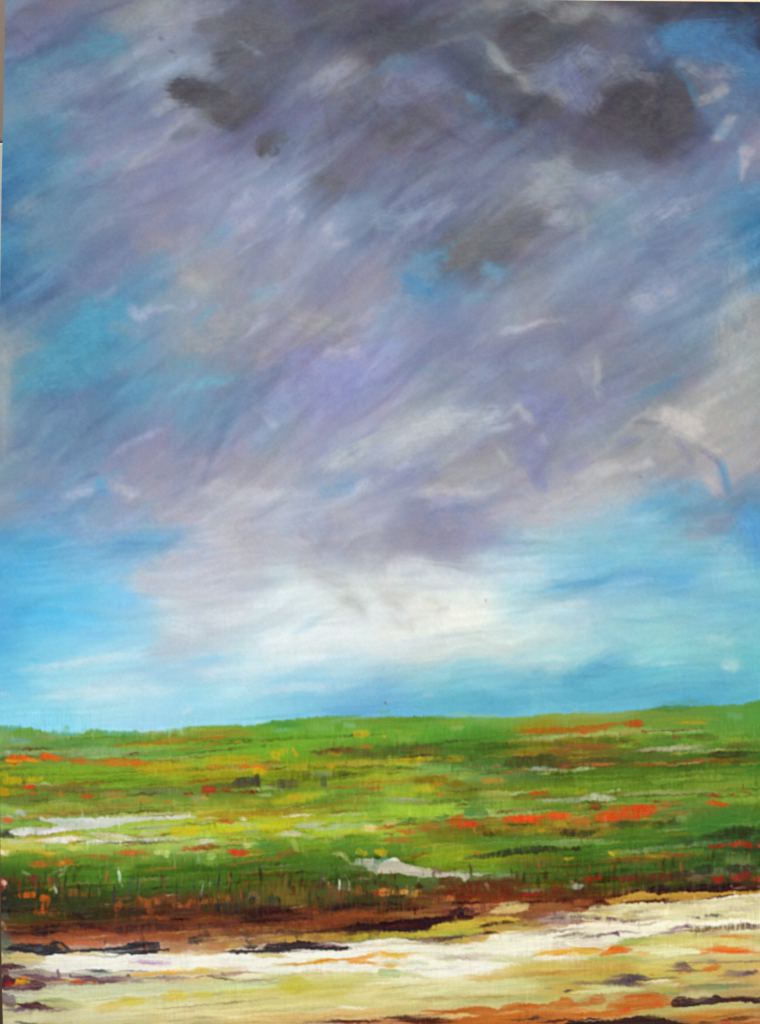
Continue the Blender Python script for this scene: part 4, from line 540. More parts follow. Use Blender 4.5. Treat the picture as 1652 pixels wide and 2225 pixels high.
GC4 = """
p 8 242,238,212 .9 -20 110 150 70 400 50 800 50 1200 50 1450 35 1680 40 1680 70 1400 90 1100 110 900 130 700 170 500 220 340 240 200 270 -20 260 #painted_white_water
m 60 124,100,104 .85 0 50 100 60 120 90;m 30 108,72,80 .95 130 35 300 25 470 35;m 40 136,120,116 .7 0 80 100 80;s 50 176,160,96 .8 450 20 600 10
s 40 168,156,132 .8 500 45 700 30 820 15;m 20 128,100,104 .85 1010 15 1200 17;s 50 212,216,176 .7 850 30 1100 30;s 40 224,200,188 .7 0 240 200 220 350 240
p 10 184,180,80 .8 330 270 450 240 650 210 850 180 1000 165 1250 150 1200 200 1050 230 800 260 600 270 400 280
s 60 144,160,64 .7 350 260 500 235 700 205;s 120 220,204,112 .8 700 250 1000 220 1300 220 1652 230
m 26 112,80,92 .95 350 170 400 160 440 200;s 20 136,104,112 .85 220 190 300 175 370 165;m 26 112,80,92 .95 1000 100 1050 100 1060 130
s 20 136,104,112 .8 860 125 950 110 1030 95;m 16 176,136,116 .85 450 215 650 195 900 150 1030 135;s 40 160,136,136 .8 780 160 950 145 1060 140
m 50 128,100,112 .9 1350 135 1450 110 1652 90;s 40 176,156,136 .8 1060 180 1250 160 1400 140;m 34 216,124,40 .9 1250 190 1400 185 1500 180
s 40 216,144,60 .8 1350 185 1652 195;s 80 168,160,80 .5 1600 170 1652 220;m 12 232,164,48 .9 700 290 900 275 1050 280 1150 300
m 60 240,236,184 .95 560 320 750 310 1000 310 1150 320;s 40 232,224,160 .8 750 350 1000 350;s 40 232,140,52 .8 1150 320 1200 310;s 40 224,136,56 .7 1600 330 1652 330
m 60 236,92,16 .97 1190 315 1290 290 1380 300 1450 310 1600 320 #painted_orange_streak
m 44 240,92,20 .9 1250 318 1450 322;m 60 224,160,44 .9 0 300 150 305 300 300
m 60 232,100,24 .97 250 345 350 310 450 300 550 300 #painted_orange_streak
m 40 240,120,28 .85 250 350 400 340;m 30 240,164,60 .8 550 320 700 330;m 20 240,224,80 .9 0 350 200 345;m 40 248,240,216 .95 0 375 100 370 200 355
s 90 172,172,80 .85 100 400 400 390 700 400;s 100 200,160,72 .8 0 450 300 450 600 450;m 14 200,116,40 .85 0 490 200 483;s 80 184,152,60 .7 200 500 600 490
s 60 200,176,80 .7 0 530 300 520;s 60 200,180,104 .7 1320 440 1652 440;m 34 216,136,56 .7 900 500 1100 495
m 50 108,80,88 .92 880 440 960 430 1050 460;m 24 128,100,84 .85 790 485 950 475 1150 480;s 50 184,160,120 .7 1050 400 1200 390 1300 385;m 16 136,112,104 .7 1180 395 1290 400
m 44 216,120,44 .9 1130 480 1220 460 1320 440;m 20 200,116,48 .8 680 510 740 515;m 60 136,112,104 .85 1270 530 1400 510 1652 490;m 34 108,80,88 .85 1500 505 1652 485
m 70 80,60,72 .95 370 580 500 560 600 530 680 555 720 550;m 40 88,68,80 .92 230 595 400 590 620 595 #painted_rock
s 24 128,104,108 .8 0 590 200 590;m 16 88,80,88 .9 740 545 850 540 950 540;s 40 136,120,112 .8 370 550 440 530
s 90 208,200,120 .9 950 540 1100 550 1250 540;m 50 228,224,168 .92 640 590 800 580 950 595;m 40 232,228,172 .9 0 670 200 665 470 660;s 60 212,216,152 .8 100 620 400 630 650 640
m 60 184,180,84 .85 690 640 850 650 1000 650;m 24 136,160,80 .5 850 670 940 665;s 60 196,160,96 .7 1450 570 1652 570;m 50 124,140,92 .9 1020 615 1150 620 1350 620 1652 605
s 60 168,168,104 .7 1100 650 1400 650;s 60 216,208,152 .7 950 680 1250 690;s 70 188,184,120 .85 0 720 200 710 400 700
s 80 200,104,32 .85 0 870 300 860 600 850;m 140 196,98,31 .95 320 800 500 770 700 750 880 760 900 790 #painted_orange_bank
m 80 192,100,36 .9 200 740 280 730;m 60 196,104,40 .85 0 780 200 770;m 50 224,80,28 .85 460 830 500 820;m 50 216,80,28 .85 750 760 790 780;s 40 224,160,88 .7 0 830 200 820
s 90 204,192,124 .9 950 810 1200 800 1450 790 1652 770;s 50 200,204,144 .8 900 820 1150 810;s 90 204,136,52 .85 900 860 1200 860 1652 830
p 6 52,31,32 .97 890 730 960 695 1050 720 1120 725 1200 720 1260 690 1310 710 1400 715 1680 700 1680 745 1500 755 1300 760 1200 785 1050 785 900 790 #painted_dark_bank
m 20 140,124,108 .5 1050 745 1200 735;m 30 112,32,28 .8 1380 735 1440 740
m 24 108,56,32 .8 1200 890 1350 870 1520 850;m 24 108,56,32 .85 1300 915 1450 900 1620 890;m 40 176,56,32 .85 1320 930 1380 930;s 60 200,112,40 .7 1000 900 1300 900
p 6 48,28,28 .97 -10 925 100 900 200 890 320 905 420 895 520 890 600 875 720 870 800 885 900 920 1000 960 -10 1000 #painted_dark_bank
m 10 240,216,184 .9 520 880 528 888;m 30 60,36,32 .9 1100 935 1250 935
"""

# ---------------------------------------------------------------------------
# A photograph of a painted canvas: a stretched canvas standing before a house
# wall.  Every brush stroke is a curve laid down on the canvas by a small paint
# model that keeps a colour and a paint thickness; the paint layer is then
# meshed with that thickness as real relief.
# Units of the stroke lists: 1 unit = U metres on the canvas.
# ---------------------------------------------------------------------------
U = 1.0 / 2252.0            # canvas unit in metres
S = 0.5                     # paint cells per unit
X0, Y0, X1, Y1 = -20, -24, 1712, 2296
W = int((X1 - X0) * S); H = int((Y1 - Y0) * S)
rng = np.random.default_rng(11)
f32 = np.float32

def resize(a, h, w, oy=0, ox=0):
    """smooth (cubic) upsampling of a small array to h x w"""
    n, m = a.shape[:2]
    def axis(N, n):
        t = np.linspace(0, n - 1, N); i = np.clip(t.astype(int), 0, n - 2); f = t - i
        return i, f
    def cub(a, i, f, ax):
        n = a.shape[ax]
        g = lambda k: np.take(a, np.clip(i + k, 0, n - 1), axis=ax)
        sh = [1] * a.ndim; sh[ax] = -1; f = f.reshape(sh)
        p0, p1, p2, p3 = g(-1), g(0), g(1), g(2)
        return p1 + .5*f*(p2 - p0 + f*(2*p0 - 5*p1 + 4*p2 - p3 + f*(3*(p1 - p2) + p3 - p0)))
    iy, fy = axis(h, n); ix, fx = axis(w, m)
    return cub(cub(a.astype(f32), iy, fy, 0), ix, fx, 1).astype(f32)

def noise(sy, sx, seed, h=None, w=None):
    """value noise in -1..1 with feature size (sy, sx) paint cells"""
    h = h or H; w = w or W
    r = np.random.default_rng(seed)
    a = r.uniform(-1, 1, (max(4, int(h / sy) + 3), max(4, int(w / sx) + 3)))
    return resize(a, h, w)

YY, XX = np.mgrid[0:H, 0:W].astype(f32)
PX = XX / S + X0; PY = YY / S + Y0          # canvas units

# --- domain warps ----------------------------------------------------------
wx = noise(40, 40, 1) * 6 + noise(12, 12, 2) * 2.6 + noise(4, 4, 3) * 1.2
wy = noise(40, 40, 4) * 6 + noise(12, 12, 5) * 2.6 + noise(4, 4, 6) * 1.2
hair = noise(14, 1.6, 7) * 1.0 + noise(12, 4, 8) * .8      # upright bristle marks
low = np.clip((PY - 1540) / 60, 0, 1)
WX = PX + wx * (1 - .5 * low)
WY = PY + wy * (1 - .84 * low) + (hair * (1 + .25 * np.clip((2040 - PY) / 40, 0, 1)) + noise(2.2, 9, 65) * 1.3 + noise(4, 22, 66) * 1.6 + noise(2.5, 2.5, 67) * .8) * low
DRY = noise(12, 1.5, 60) * .6 + noise(22, 4, 61) * .5
MOT = noise(22, 22, 62) * .45 + noise(9, 9, 63) * .4 + noise(4, 4, 64) * .35     # mottling of the scumbled sky
BR = noise(2, 2, 9, 512, 512)                 # bristle lookup

def lookup(u, v):
    return BR[(v.astype(int)) % 512, (u.astype(int)) % 512]

# --- the paint: colour, thickness and which painted passage a cell is -------
pad = lambda rows: [r.split() for r in rows]
SKY = pad(SKY_ROWS)
dec = lambda c: [float(v) for v in c.split(',')]
sky = np.array([[dec(c) for c in r] for r in SKY])
gr = np.array([[dec(c) for c in r.split()] for r in GROUND_ROWS])
def sample_grid(g, gx0, gx1, gy0, gy1):
    n, m = g.shape[:2]
    big = resize(g, 8 * n, 8 * m)
    fy = np.clip((PY - gy0) / (gy1 - gy0) * (8*n - 1), 0, 8*n - 1.001)
    fx = np.clip((PX - gx0) / (gx1 - gx0) * (8*m - 1), 0, 8*m - 1.001)
    iy = fy.astype(int); ix = fx.astype(int); a = (fy - iy)[..., None]; b = (fx - ix)[..., None]
    iy1 = np.minimum(iy+1, 8*n-1); ix1 = np.minimum(ix+1, 8*m-1)
    return (big[iy, ix]*(1-a)*(1-b) + big[iy1, ix]*a*(1-b) + big[iy, ix1]*(1-a)*b + big[iy1, ix1]*a*b)
C = sample_grid(sky, 0, 1672, 0, 1600).astype(f32)
G = sample_grid(gr, 0, 1672, 1580, 2260).astype(f32)
T = np.zeros((H, W), f32)
ID = np.zeros((H, W), np.int16)

def curve(p, closed=False):
    p = np.array(p, float).reshape(-1, 2)
    if len(p) == 1: p = np.vstack([p, p + [1, 0]])
    n = len(p)
    if n == 2 and not closed: return np.array([p[0]*(1-t)+p[1]*t for t in np.linspace(0, 1, 5)])
    out = []
    k = 4
    rngi = range(n) if closed else range(n - 1)
    for i in rngi:
        if closed: a, b, c, d = p[i-1], p[i], p[(i+1) % n], p[(i+2) % n]
        else: a, b, c, d = p[max(i-1, 0)], p[i], p[i+1], p[min(i+2, n-1)]
        for t in np.arange(k) / k:
            out.append(b + .5*t*(c - a + t*(2*a - 5*b + 4*c - d + t*(3*(b - c) + d - a))))
    if not closed: out.append(p[-1])
    return np.array(out)

def blend(sl, m, col, thick, idn):
    c = C[sl]
    c += (col - c) * m[..., None]
    T[sl] = T[sl] * (1 - .55*m) + thick * m
    if idn: ID[sl][m > .3 * m.max()] = idn

SS = lambda t: t*t*(3 - 2*t)

def box(q, r):
    x0 = int((q[:, 0].min() - r - X0) * S); x1 = int((q[:, 0].max() + r - X0) * S) + 2
    y0 = int((q[:, 1].min() - r - Y0) * S); y1 = int((q[:, 1].max() + r - Y0) * S) + 2
    x0 = max(x0, 0); y0 = max(y0, 0); x1 = min(x1, W); y1 = min(y1, H)
    return None if x1 <= x0 or y1 <= y0 else (slice(y0, y1), slice(x0, x1))

def stroke(pts, w, col, op, kind, idn=0, seed=0):
    q = curve(pts)
    if kind == 's' and w < 26 and q[:, 1].mean() < 1560: w = w * .7 + 8
    r = w / 2
    sl = box(q, r * (1.5 if kind == 's' else 1.15) + 14)
    if sl is None: return
    x = WX[sl]; y = WY[sl]
    best = np.full(x.shape, 1e9, f32); ub = np.zeros(x.shape, f32); vb = np.zeros(x.shape, f32)
    L = 0
    seg = np.hypot(*(q[1:] - q[:-1]).T); tot = max(seg.sum(), 1e-3)
    for (a, b, l) in zip(q[:-1], q[1:], seg):
        if l < 1e-6: continue
        d = (b - a) / l
        rx = x - a[0]; ry = y - a[1]
        t = rx * d[0] + ry * d[1]
        v = -rx * d[1] + ry * d[0]
        tc = np.clip(t, 0, l)
        dd = (t - tc) ** 2 + v * v
        k = dd < best
        best[k] = dd[k]; ub[k] = (L + t)[k]; vb[k] = v[k]
        L += l
    dist = np.sqrt(best)
    e = np.clip(ub / tot, 0, 1)
    off = (seed * 37) % 509
    if tot > 2.2 * w:                       # brush lands and lifts: tapered, dry ends
        en = np.clip(np.minimum(ub, tot - ub) / (.34 * tot), 0, 1)
        prof = (.45 + .55 * np.sqrt(en)) if kind == 's' else (.1 + .9 * en ** .65)
    else:
        en = np.ones_like(e); prof = 1.0
    rr = r * prof
    # bristle tracks run along the stroke
    br = lookup(ub * (.02 if kind == 's' else .06) + off, vb * (.3 if kind == 's' else .75) + off * 3 + 256)
    if kind == 's':
        d = dist / (rr * .95)
        m = np.exp(-1.2 * d ** 2) * (1 + .3 * br) * (.3 + .7 * en ** .7)
        if q[:, 1].mean() > 1560: m = m * 1.3
        if q[:, 1].mean() < 1560: m = m * np.clip(.82 + .55 * MOT[sl], 0, 1) * min(1, .5 + .02 * w)
        m = np.clip(m * 1.05, 0, 1)
    elif kind == 'c':                      # flat brush scumbled over the dry sky
        sf = np.maximum(8., .6 * w)
        m = SS(np.clip((r * (.8 + .2 * en ** .5) + br * sf * .35 - dist) / sf + .5, 0, 1))
        m = m * np.clip(.85 + .75 * MOT[sl] + .35 * br, 0, 1) * min(1, .2 + .016 * w)
        if tot > 1.2 * w: m = m * (.15 + .85 * SS(np.clip(en * 1.2 + br * .25, 0, 1)))
    else:
        sf = np.maximum(2.2, .2 * w)
        m = np.clip((rr + br * sf * .5 - dist) / sf + .5, 0, 1)
        m = m * np.clip(.97 + .22 * br - (1 - en) * (.25 + 1.1 * np.maximum(br, 0)), 0, 1)
    if kind == 'm' and q[:, 1].mean() < 2075:    # dry brush dragged downwards over the weave
        m = m * (np.clip(.78 + 1.1 * DRY[sl], .1, 1) if 1925 < q[:, 1].mean() < 2045 else np.clip(.96 + .6 * DRY[sl], .25, 1))
    m = (m * op).astype(f32)
    c = col[None, None] + (lookup(ub * .08 + off, vb * 1.1 + 99) * (4 if kind == 's' else 8))[..., None]
    ridge = .55 + .45 * br
    blend(sl, m, c, ridge * (.35 if kind == 's' else 1.0), idn)

def polygon(pts, col, op, soft, idn=0, seed=0):
    q = curve(pts, True)
    sl = box(q, soft + 14)
    if sl is None: return
    x = WX[sl]; y = WY[sl]
    inside = np.zeros(x.shape, bool); best = np.full(x.shape, 1e9, f32)
    n = len(q)
    for i in range(n):
        a = q[i]; b = q[(i + 1) % n]
        if a[1] != b[1]:
            cr = (a[1] > y) != (b[1] > y)
            xi = (b[0]-a[0])*(y-a[1])/(b[1]-a[1]) + a[0]
            inside ^= cr & (x < xi)
        d = b - a; l2 = max(d @ d, 1e-6)
        t = np.clip(((x-a[0])*d[0] + (y-a[1])*d[1]) / l2, 0, 1)
        best = np.minimum(best, (x-a[0]-t*d[0])**2 + (y-a[1]-t*d[1])**2)
    dist = np.sqrt(best) * np.where(inside, 1, -1)
    br = lookup(x * .05 + seed * 7, y * .5 + seed)
    m = SS(np.clip(dist / soft + .5, 0, 1)) * (1 - (.12 + .0 * soft) * (1 - br) * .5)
    if q[:, 1].mean() < 1560: m = m * np.clip(.8 + (1.0 if col.mean() < 105 else .6) * MOT[sl], 0, 1)
    blend(sl, (m * op).astype(f32), col[None, None] + (br * 5)[..., None], .5 + .3 * br, idn)

IDS = {}
def ident(tag):
    if tag not in IDS: IDS[tag] = []
    n = 100 + sum(len(v) for v in IDS.values())
    IDS[tag].append(n); return n

def paint(x0, y0, k, text, ground=False):
    for j, line in enumerate(text.replace(';', '\n').splitlines()):
        line = line.strip()
        if not line: continue
        tag = None
        if '#' in line: line, tag = line.split('#'); tag = tag.strip()
        f = line.split()
        kind = f[0]; w = float(f[1]) / k; col = np.array([float(v) for v in f[2].split(',')], f32); op = float(f[3])
        p = np.array([float(v) for v in f[4:]]).reshape(-1, 2) / k + [x0, y0]
        idn = ident(tag) if tag else 0
        if kind == 'p': polygon(p, col, op, max(w, 1.5), idn, j)
        else: stroke(p, w, col, op, kind, idn, j * 13 + int(x0) + int(y0))

def angle_at(x, y):
    a = -38 + 14 * math.sin(x * .004 + y * .003)
    if y < 420 and x > 850: a = 40 * math.sin(x * .011 + y * .017)
    t = min(max((y - 1000) / 230, 0), 1)
    a = a * (1 - t) + (-7) * t
    return a

def smear(n, y0, y1, lw, lh, op, jit, src=None):
    """many short pulls of a loaded brush that carry the colour found under them"""
    A = (src if src is not None else C)
    for i in range(n):
        x = rng.uniform(-10, 1700); y = rng.uniform(y0, y1)
        iy = int(np.clip((y - Y0) * S, 0, H-1)); ix = int(np.clip((x - X0) * S, 0, W-1))
        col = A[iy, ix] + rng.normal(0, jit) + rng.normal(0, jit*.35, 3)
        if y > 1560: an = -3 + rng.normal(0, 1.5)
        else: an = angle_at(x, y) + rng.normal(0, 9)
        an = math.radians(an); l = lw * rng.uniform(.5, 1.3) / 2
        dx = math.cos(an) * l; dy = math.sin(an) * l; b = rng.normal(0, l * .08)
        stroke([x-dx, y-dy, x, y+b, x+dx, y+dy], lh * rng.uniform(.5, 1.4), col.astype(f32), op * rng.uniform(.5, 1), 's', 0, i)

def dabs(n, y0, y1, h0, w0, op, off, jit):
    """short upright dabs that drag neighbouring colour over the edges"""
    A = C.copy()
    for i in range(n):
        x = rng.uniform(-10, 1700); y = rng.uniform(y0, y1)
        iy = int(np.clip((y + rng.normal(0, off) - Y0) * S, 0, H-1)); ix = int(np.clip((x + rng.normal(0, off * 1.5) - X0) * S, 0, W-1))
        col = A[iy, ix] + rng.normal(0, jit)
        hh = h0 * rng.uniform(.4, 1.3) / 2; ww = w0 * rng.uniform(.5, 1.8)
        sl = box(np.array([[x - ww/2, y - hh], [x + ww/2, y + hh]]), 1)
        if sl is None: continue
        yy = np.abs(PY[sl] - y + DRY[sl] * 7) / hh; xx = np.abs(PX[sl] - x) / (ww/2 + 1)
        m = np.clip((1 - yy) * 3, 0, 1) * np.clip((1 - xx) * 2.2, 0, 1) * np.clip(.8 + DRY[sl], 0, 1) * op * rng.uniform(.4, 1)
        blend(sl, m.astype(f32), col.astype(f32)[None, None], .6, 0)

def soften(A, k):
    for _ in range(k):
        A[1:-1] = A[:-2]*.2 + A[1:-1]*.6 + A[2:]*.2
        A[:, 1:-1] = A[:, :-2]*.2 + A[:, 1:-1]*.6 + A[:, 2:]*.2

MEADOW_MIX = [((176, 88, 28), .16), ((196, 164, 36), .2), ((60, 62, 28), .2), ((150, 176, 60), .2), ((206, 210, 176), .08), ((84, 52, 26), .12), ((70, 120, 44), .14)]
SHORE_MIX = [((248, 242, 220), .3), ((222, 190, 110), .22), ((150, 124, 122), .1), ((196, 140, 60), .14), ((176, 184, 118), .16), ((96, 64, 62), .05)]
def flecks(n, y0, y1, l0, l1, w0, w1, o0, o1, mix):
    """thin broken streaks dragged along with the edge of the brush"""
    cum = np.cumsum([p for _, p in mix]); cum /= cum[-1]
    for i in range(n):
        x = rng.uniform(0, 1672); y = rng.uniform(y0, y1)
        c = np.array(mix[int(np.searchsorted(cum, rng.random()))][0], f32) + rng.normal(0, 9)
        if 1900 < y < 2040: c = c * .7
        l = rng.uniform(l0, l1) / 2; r = l * math.tan(math.radians(3.6)) * rng.uniform(.2, 1.7)
        stroke([x-l, y+r, x, y+rng.normal(0, 1), x+l, y-r], rng.uniform(w0, w1), c, rng.uniform(o0, o1), 'm', 0, i)

def uprights(n, xa, xb, ya, yb, h0, h1, w0, w1, mix, o0=.4, o1=.85):
    """upright strokes: grass and stems over the bank"""
    for i in range(n):
        x = rng.uniform(xa, xb); y = rng.uniform(ya, yb) - 55 * max(0, (x - 800) / 872)
        c = np.array(mix[rng.integers(len(mix))], f32) + rng.normal(0, 7)
        hh = rng.uniform(h0, h1) / 2; b = rng.normal(0, 2.5)
        stroke([x+b, y-hh, x, y, x-b*.3, y+hh], rng.uniform(w0, w1), c, rng.uniform(o0, o1), 'm', 0, i)
# --- lay the picture down ---------------------------------------------------
base_sky = C.copy()
smear(1500, -30, 1600, 190, 46, .75, 5, base_sky)
for t, (x, y) in zip((SKY_A, SKY_B, SKY_C, SKY_D, SKY_E, SKY_F), ((0, 0), (836, 0), (0, 560), (836, 560), (0, 1120), (836, 1120))):
    paint(x, y, 1.976, t)
snap = C.copy()
smear(420, -30, 1600, 230, 24, .45, 12, snap)
smear(1500, -30, 1600, 75, 12, .2, 4, snap)
smear(900, -30, 1600, 140, 11, .42, 13, C.copy())
smear(1300, -30, 1600, 90, 6, .32, 8, C.copy())
for t, (x, y) in zip((FLAT_A, FLAT_B, FLAT_C, FLAT_D, FLAT_E, FLAT_F), ((0, 0), (836, 0), (0, 560), (836, 560), (0, 1120), (836, 1120))):
    paint(x, y, 1.976, t)
soften(C, 1)
# long pulls of a wide bristle brush through the wet sky
k = np.clip((PY - 1000) / 230, 0, 1)
def pull(deg, fu, fv, sd):
    a = math.radians(deg); u = PX * math.cos(a) + PY * math.sin(a); v = -PX * math.sin(a) + PY * math.cos(a)
    return lookup(u * fu + sd, v * fv + sd * 2 + noise(60, 60, sd) * 2)
st = (pull(-36, .012, .09, 71) * .9 + pull(-33, .012, .15, 73) * .8) * (1 - k) + (pull(-7, .01, .1, 75) * .5 + pull(-5, .015, .3, 76) * .6) * k
st = st * (.55 + .5 * noise(70, 70, 77))
C += (st * 8)[..., None]
up = np.clip((1560 - PY) / 300, .25, 1)
lo = np.clip((PY - 1170) / 120, 0, 1) * (.10 + .10 * np.clip(pull(-6, .006, .05, 91), -1, 1))
C += (np.array([205, 228, 234], f32) - C) * lo[..., None]
C += (MOT * 4 * up)[..., None]
hue = noise(30, 30, 78) * .6 + noise(11, 11, 79) * .6
C[..., 0] += hue * 4 * up; C[..., 2] -= hue * 3 * up; C[..., 1] -= noise(24, 24, 80) * 1.5 * up
mid = np.exp(-((PY - 760) / 330) ** 2) * np.exp(-((PX - 800) / 620) ** 2)
C += np.stack([mid * 13, mid * 12, mid * 8], -1)
# the upper blues are greyed with white and a little black
lum = C @ np.array([.3, .59, .11], f32)
bl = np.clip((C[..., 2] - C[..., 0] - 35) / 50, 0, 1) * np.clip((1180 - PY) / 200, 0, 1)
C += ((lum[..., None] - C) * (.20 * bl + .05)[..., None])
C[..., 1] += 4 * np.clip((1150 - PY) / 200, 0, 1) * np.clip((lum - 105) / 30, -.3, 1)
rt = np.clip((PY - 1250) / 250, 0, 1) * np.clip((PX - 700) / 500, 0, 1)
C[..., 0] += 10 * rt; C[..., 1] += 10 * rt; C[..., 2] -= 5 * rt

hor = np.interp(PX[0], [-30, 0, 60, 100, 130, 180, 200, 260, 330, 380, 420, 560, 590, 700, 840, 930, 1100, 1250, 1420, 1500, 1600, 1672, 1720],
                [1597, 1597, 1601, 1606, 1612, 1613, 1606, 1608, 1608, 1602, 1598, 1594, 1588, 1576, 1578, 1577, 1578, 1569, 1562, 1557, 1551, 1543, 1540])
edge = np.clip((PY + hair * 1.2 + wy * .6 - hor[None]) / 5 + .5, 0, 1)[..., None]
C += (G - C) * edge
T = T * (1 - edge[..., 0]) + .5 * edge[..., 0]
MEADOW = edge[..., 0] > .5
sn = C.copy()
smear(900, 1590, 2290, 90, 12, .6, 9, sn)
flecks(130, 1610, 1950, 120, 340, 7, 18, .25, .5, MEADOW_MIX)
dabs(2600, 1600, 2085, 22, 6, .6, 9, 11)
flecks(220, 1605, 1985, 22, 110, 2.5, 7, .35, .75, MEADOW_MIX)
flecks(260, 1600, 1960, 80, 300, 1.8, 4.5, .3, .65, MEADOW_MIX)
flecks(150, 2040, 2290, 60, 300, 2, 6, .25, .55, SHORE_MIX)
for t, (x, y) in zip((GA1, GA2, GA3, GA4, GB1, GB2, GB3, GB4, GC1, GC2, GC3, GC4),
                     [(x, y) for y in (1540, 1780, 2012) for x in (0, 420, 840, 1252)]):
    paint(x, y, 3.933, t)
flecks(46, 1985, 2060, 40, 200, 3, 9, .4, .8, [((40, 30, 28), .5), ((70, 40, 28), .3), ((150, 100, 60), .2)])
uprights(130, 0, 860, 1925, 2010, 16, 56, 3.5, 9, [(48, 56, 40), (44, 46, 40), (70, 46, 28), (60, 76, 36), (150, 84, 38), (50, 52, 44)])
uprights(70, 600, 1672, 1925, 1990, 12, 34, 3, 8, [(60, 44, 26), (90, 48, 24), (48, 60, 34), (150, 84, 40)])
uprights(26, 20, 860, 1880, 1960, 18, 46, 1.6, 3, [(190, 194, 170), (168, 160, 110)], .3, .6)
flecks(60, 2050, 2290, 80, 320, 2, 5, .3, .55, SHORE_MIX)
dabs(3600, 1618, 2085, 15, 3.4, .55, 6, 12)
smear(1100, 1600, 2080, 60, 3.2, .42, 13, C.copy())
smear(2000, 1980, 2290, 100, 3.4, .5, 8, C.copy())
C += ((pull(-4, .012, .22, 81) * 7 + pull(-3, .03, .5, 82) * 4) * np.clip((PY - 2000) / 80, 0, 1))[..., None]
soften(C, 1)

md = np.clip((PY - 1600) / 120, 0, 1) * np.clip((2060 - PY) / 40, 0, 1)
ex = np.clip(C[..., 1] - C[..., 0] - 30, 0, 80)
C[..., 0] += ex * .34 * md; C[..., 1] -= ex * .13 * md
C[..., 0] += 7 * md; C[..., 2] += 7 * md
C += ((C - 110) * .14 * md[..., None] - 5 * md[..., None])
# canvas ribs catching dry paint in the meadow, and fine pigment grain
bl = C.copy(); soften(bl, 5)              # crisp ridges left by the bristles
C += (C - bl) * (.75 - .25 * low)[..., None]
rib = noise(16, 1.4, 40) * noise(30, 60, 41)
C += (rib * 7 * low)[..., None]
grain = noise(1.3, 1.3, 42) * 3.2
C += grain[..., None] + np.stack([noise(1.6, 1.6, 43 + i) for i in range(3)], -1) * 3
C = np.clip(C, 6, 250)

# passages of the picture
names = {1: 'painted_storm_clouds', 2: 'painted_lower_sky', 3: 'painted_meadow', 4: 'painted_earth_bank', 5: 'painted_sandy_shore'}
cl = np.interp(PX[0], [-30, 0, 150, 280, 400, 560, 700, 860, 1000, 1080, 1200, 1400, 1500, 1600, 1720],
               [1110, 1110, 1160, 1220, 1430, 1260, 1200, 1270, 1250, 1190, 1110, 1130, 1180, 1120, 1100])[None]
bk = np.interp(PX[0], [-30, 0, 400, 800, 1000, 1250, 1400, 1720], [2030, 2030, 2010, 1985, 1945, 1940, 1925, 1915])[None]
sh = np.interp(PX[0], [-30, 0, 350, 520, 840, 1060, 1290, 1500, 1720], [2097, 2097, 2100, 2098, 2060, 2030, 1990, 1965, 1955])[None]
base = np.where(WY < cl, 1, 2)
base = np.where(MEADOW, np.where(WY < bk, 3, np.where(WY < sh, 4, 5)), base)
ID = np.where(ID == 0, base, ID)
# a patch broken into crumbs belongs to the passage round it
for tag, ids in IDS.items():
    for n in ids:
        if (ID == n).sum() < 60: ID[ID == n] = base[ID == n]

# --- helpers for objects ------------------------------------------------------
def link(o, parent=None):
    bpy.context.scene.collection.objects.link(o)
    if parent: o.parent = parent
    return o

def mesh_np(name, verts, quads, mat, parent=None, cols=None, smooth=True):
    me = bpy.data.meshes.new(name)
    nv = len(verts); nf = len(quads)
    me.vertices.add(nv); me.vertices.foreach_set('co', verts.astype(f32).ravel())
    me.loops.add(nf * 4); me.loops.foreach_set('vertex_index', quads.astype(np.int32).ravel())
    me.polygons.add(nf); me.polygons.foreach_set('loop_start', np.arange(0, nf * 4, 4, dtype=np.int32))
    me.polygons.foreach_set('loop_total', np.full(nf, 4, np.int32))
    me.polygons.foreach_set('use_smooth', np.full(nf, smooth))
    if cols is not None:
        a = me.color_attributes.new('pigment', 'FLOAT_COLOR', 'POINT')
        a.data.foreach_set('color', np.hstack([cols, np.ones((nv, 1))]).astype(f32).ravel())
    me.update(calc_edges=True); me.validate()
    me.materials.append(mat)
    return link(bpy.data.objects.new(name, me), parent)

def box_verts(x0, x1, y0, y1, z0, z1, b=0.0):
    v = [(x, y, z) for x in (x0, x1) for y in (y0, y1) for z in (z0, z1)]
    f = [(0, 1, 3, 2), (4, 6, 7, 5), (0, 4, 5, 1), (2, 3, 7, 6), (0, 2, 6, 4), (1, 5, 7, 3)]
    return v, f

def boxes(name, lst, mat, parent=None, bevel=.002):
    vs, fs = [], []
    for b in lst:
        v, f = box_verts(*b); fs += [tuple(i + len(vs) for i in q) for q in f]; vs += v
    me = bpy.data.meshes.new(name); me.from_pydata(vs, [], fs); me.update(); me.materials.append(mat)
    o = link(bpy.data.objects.new(name, me), parent)
    if bevel:
        m = o.modifiers.new('bevel', 'BEVEL'); m.width = bevel; m.segments = 2
    return o

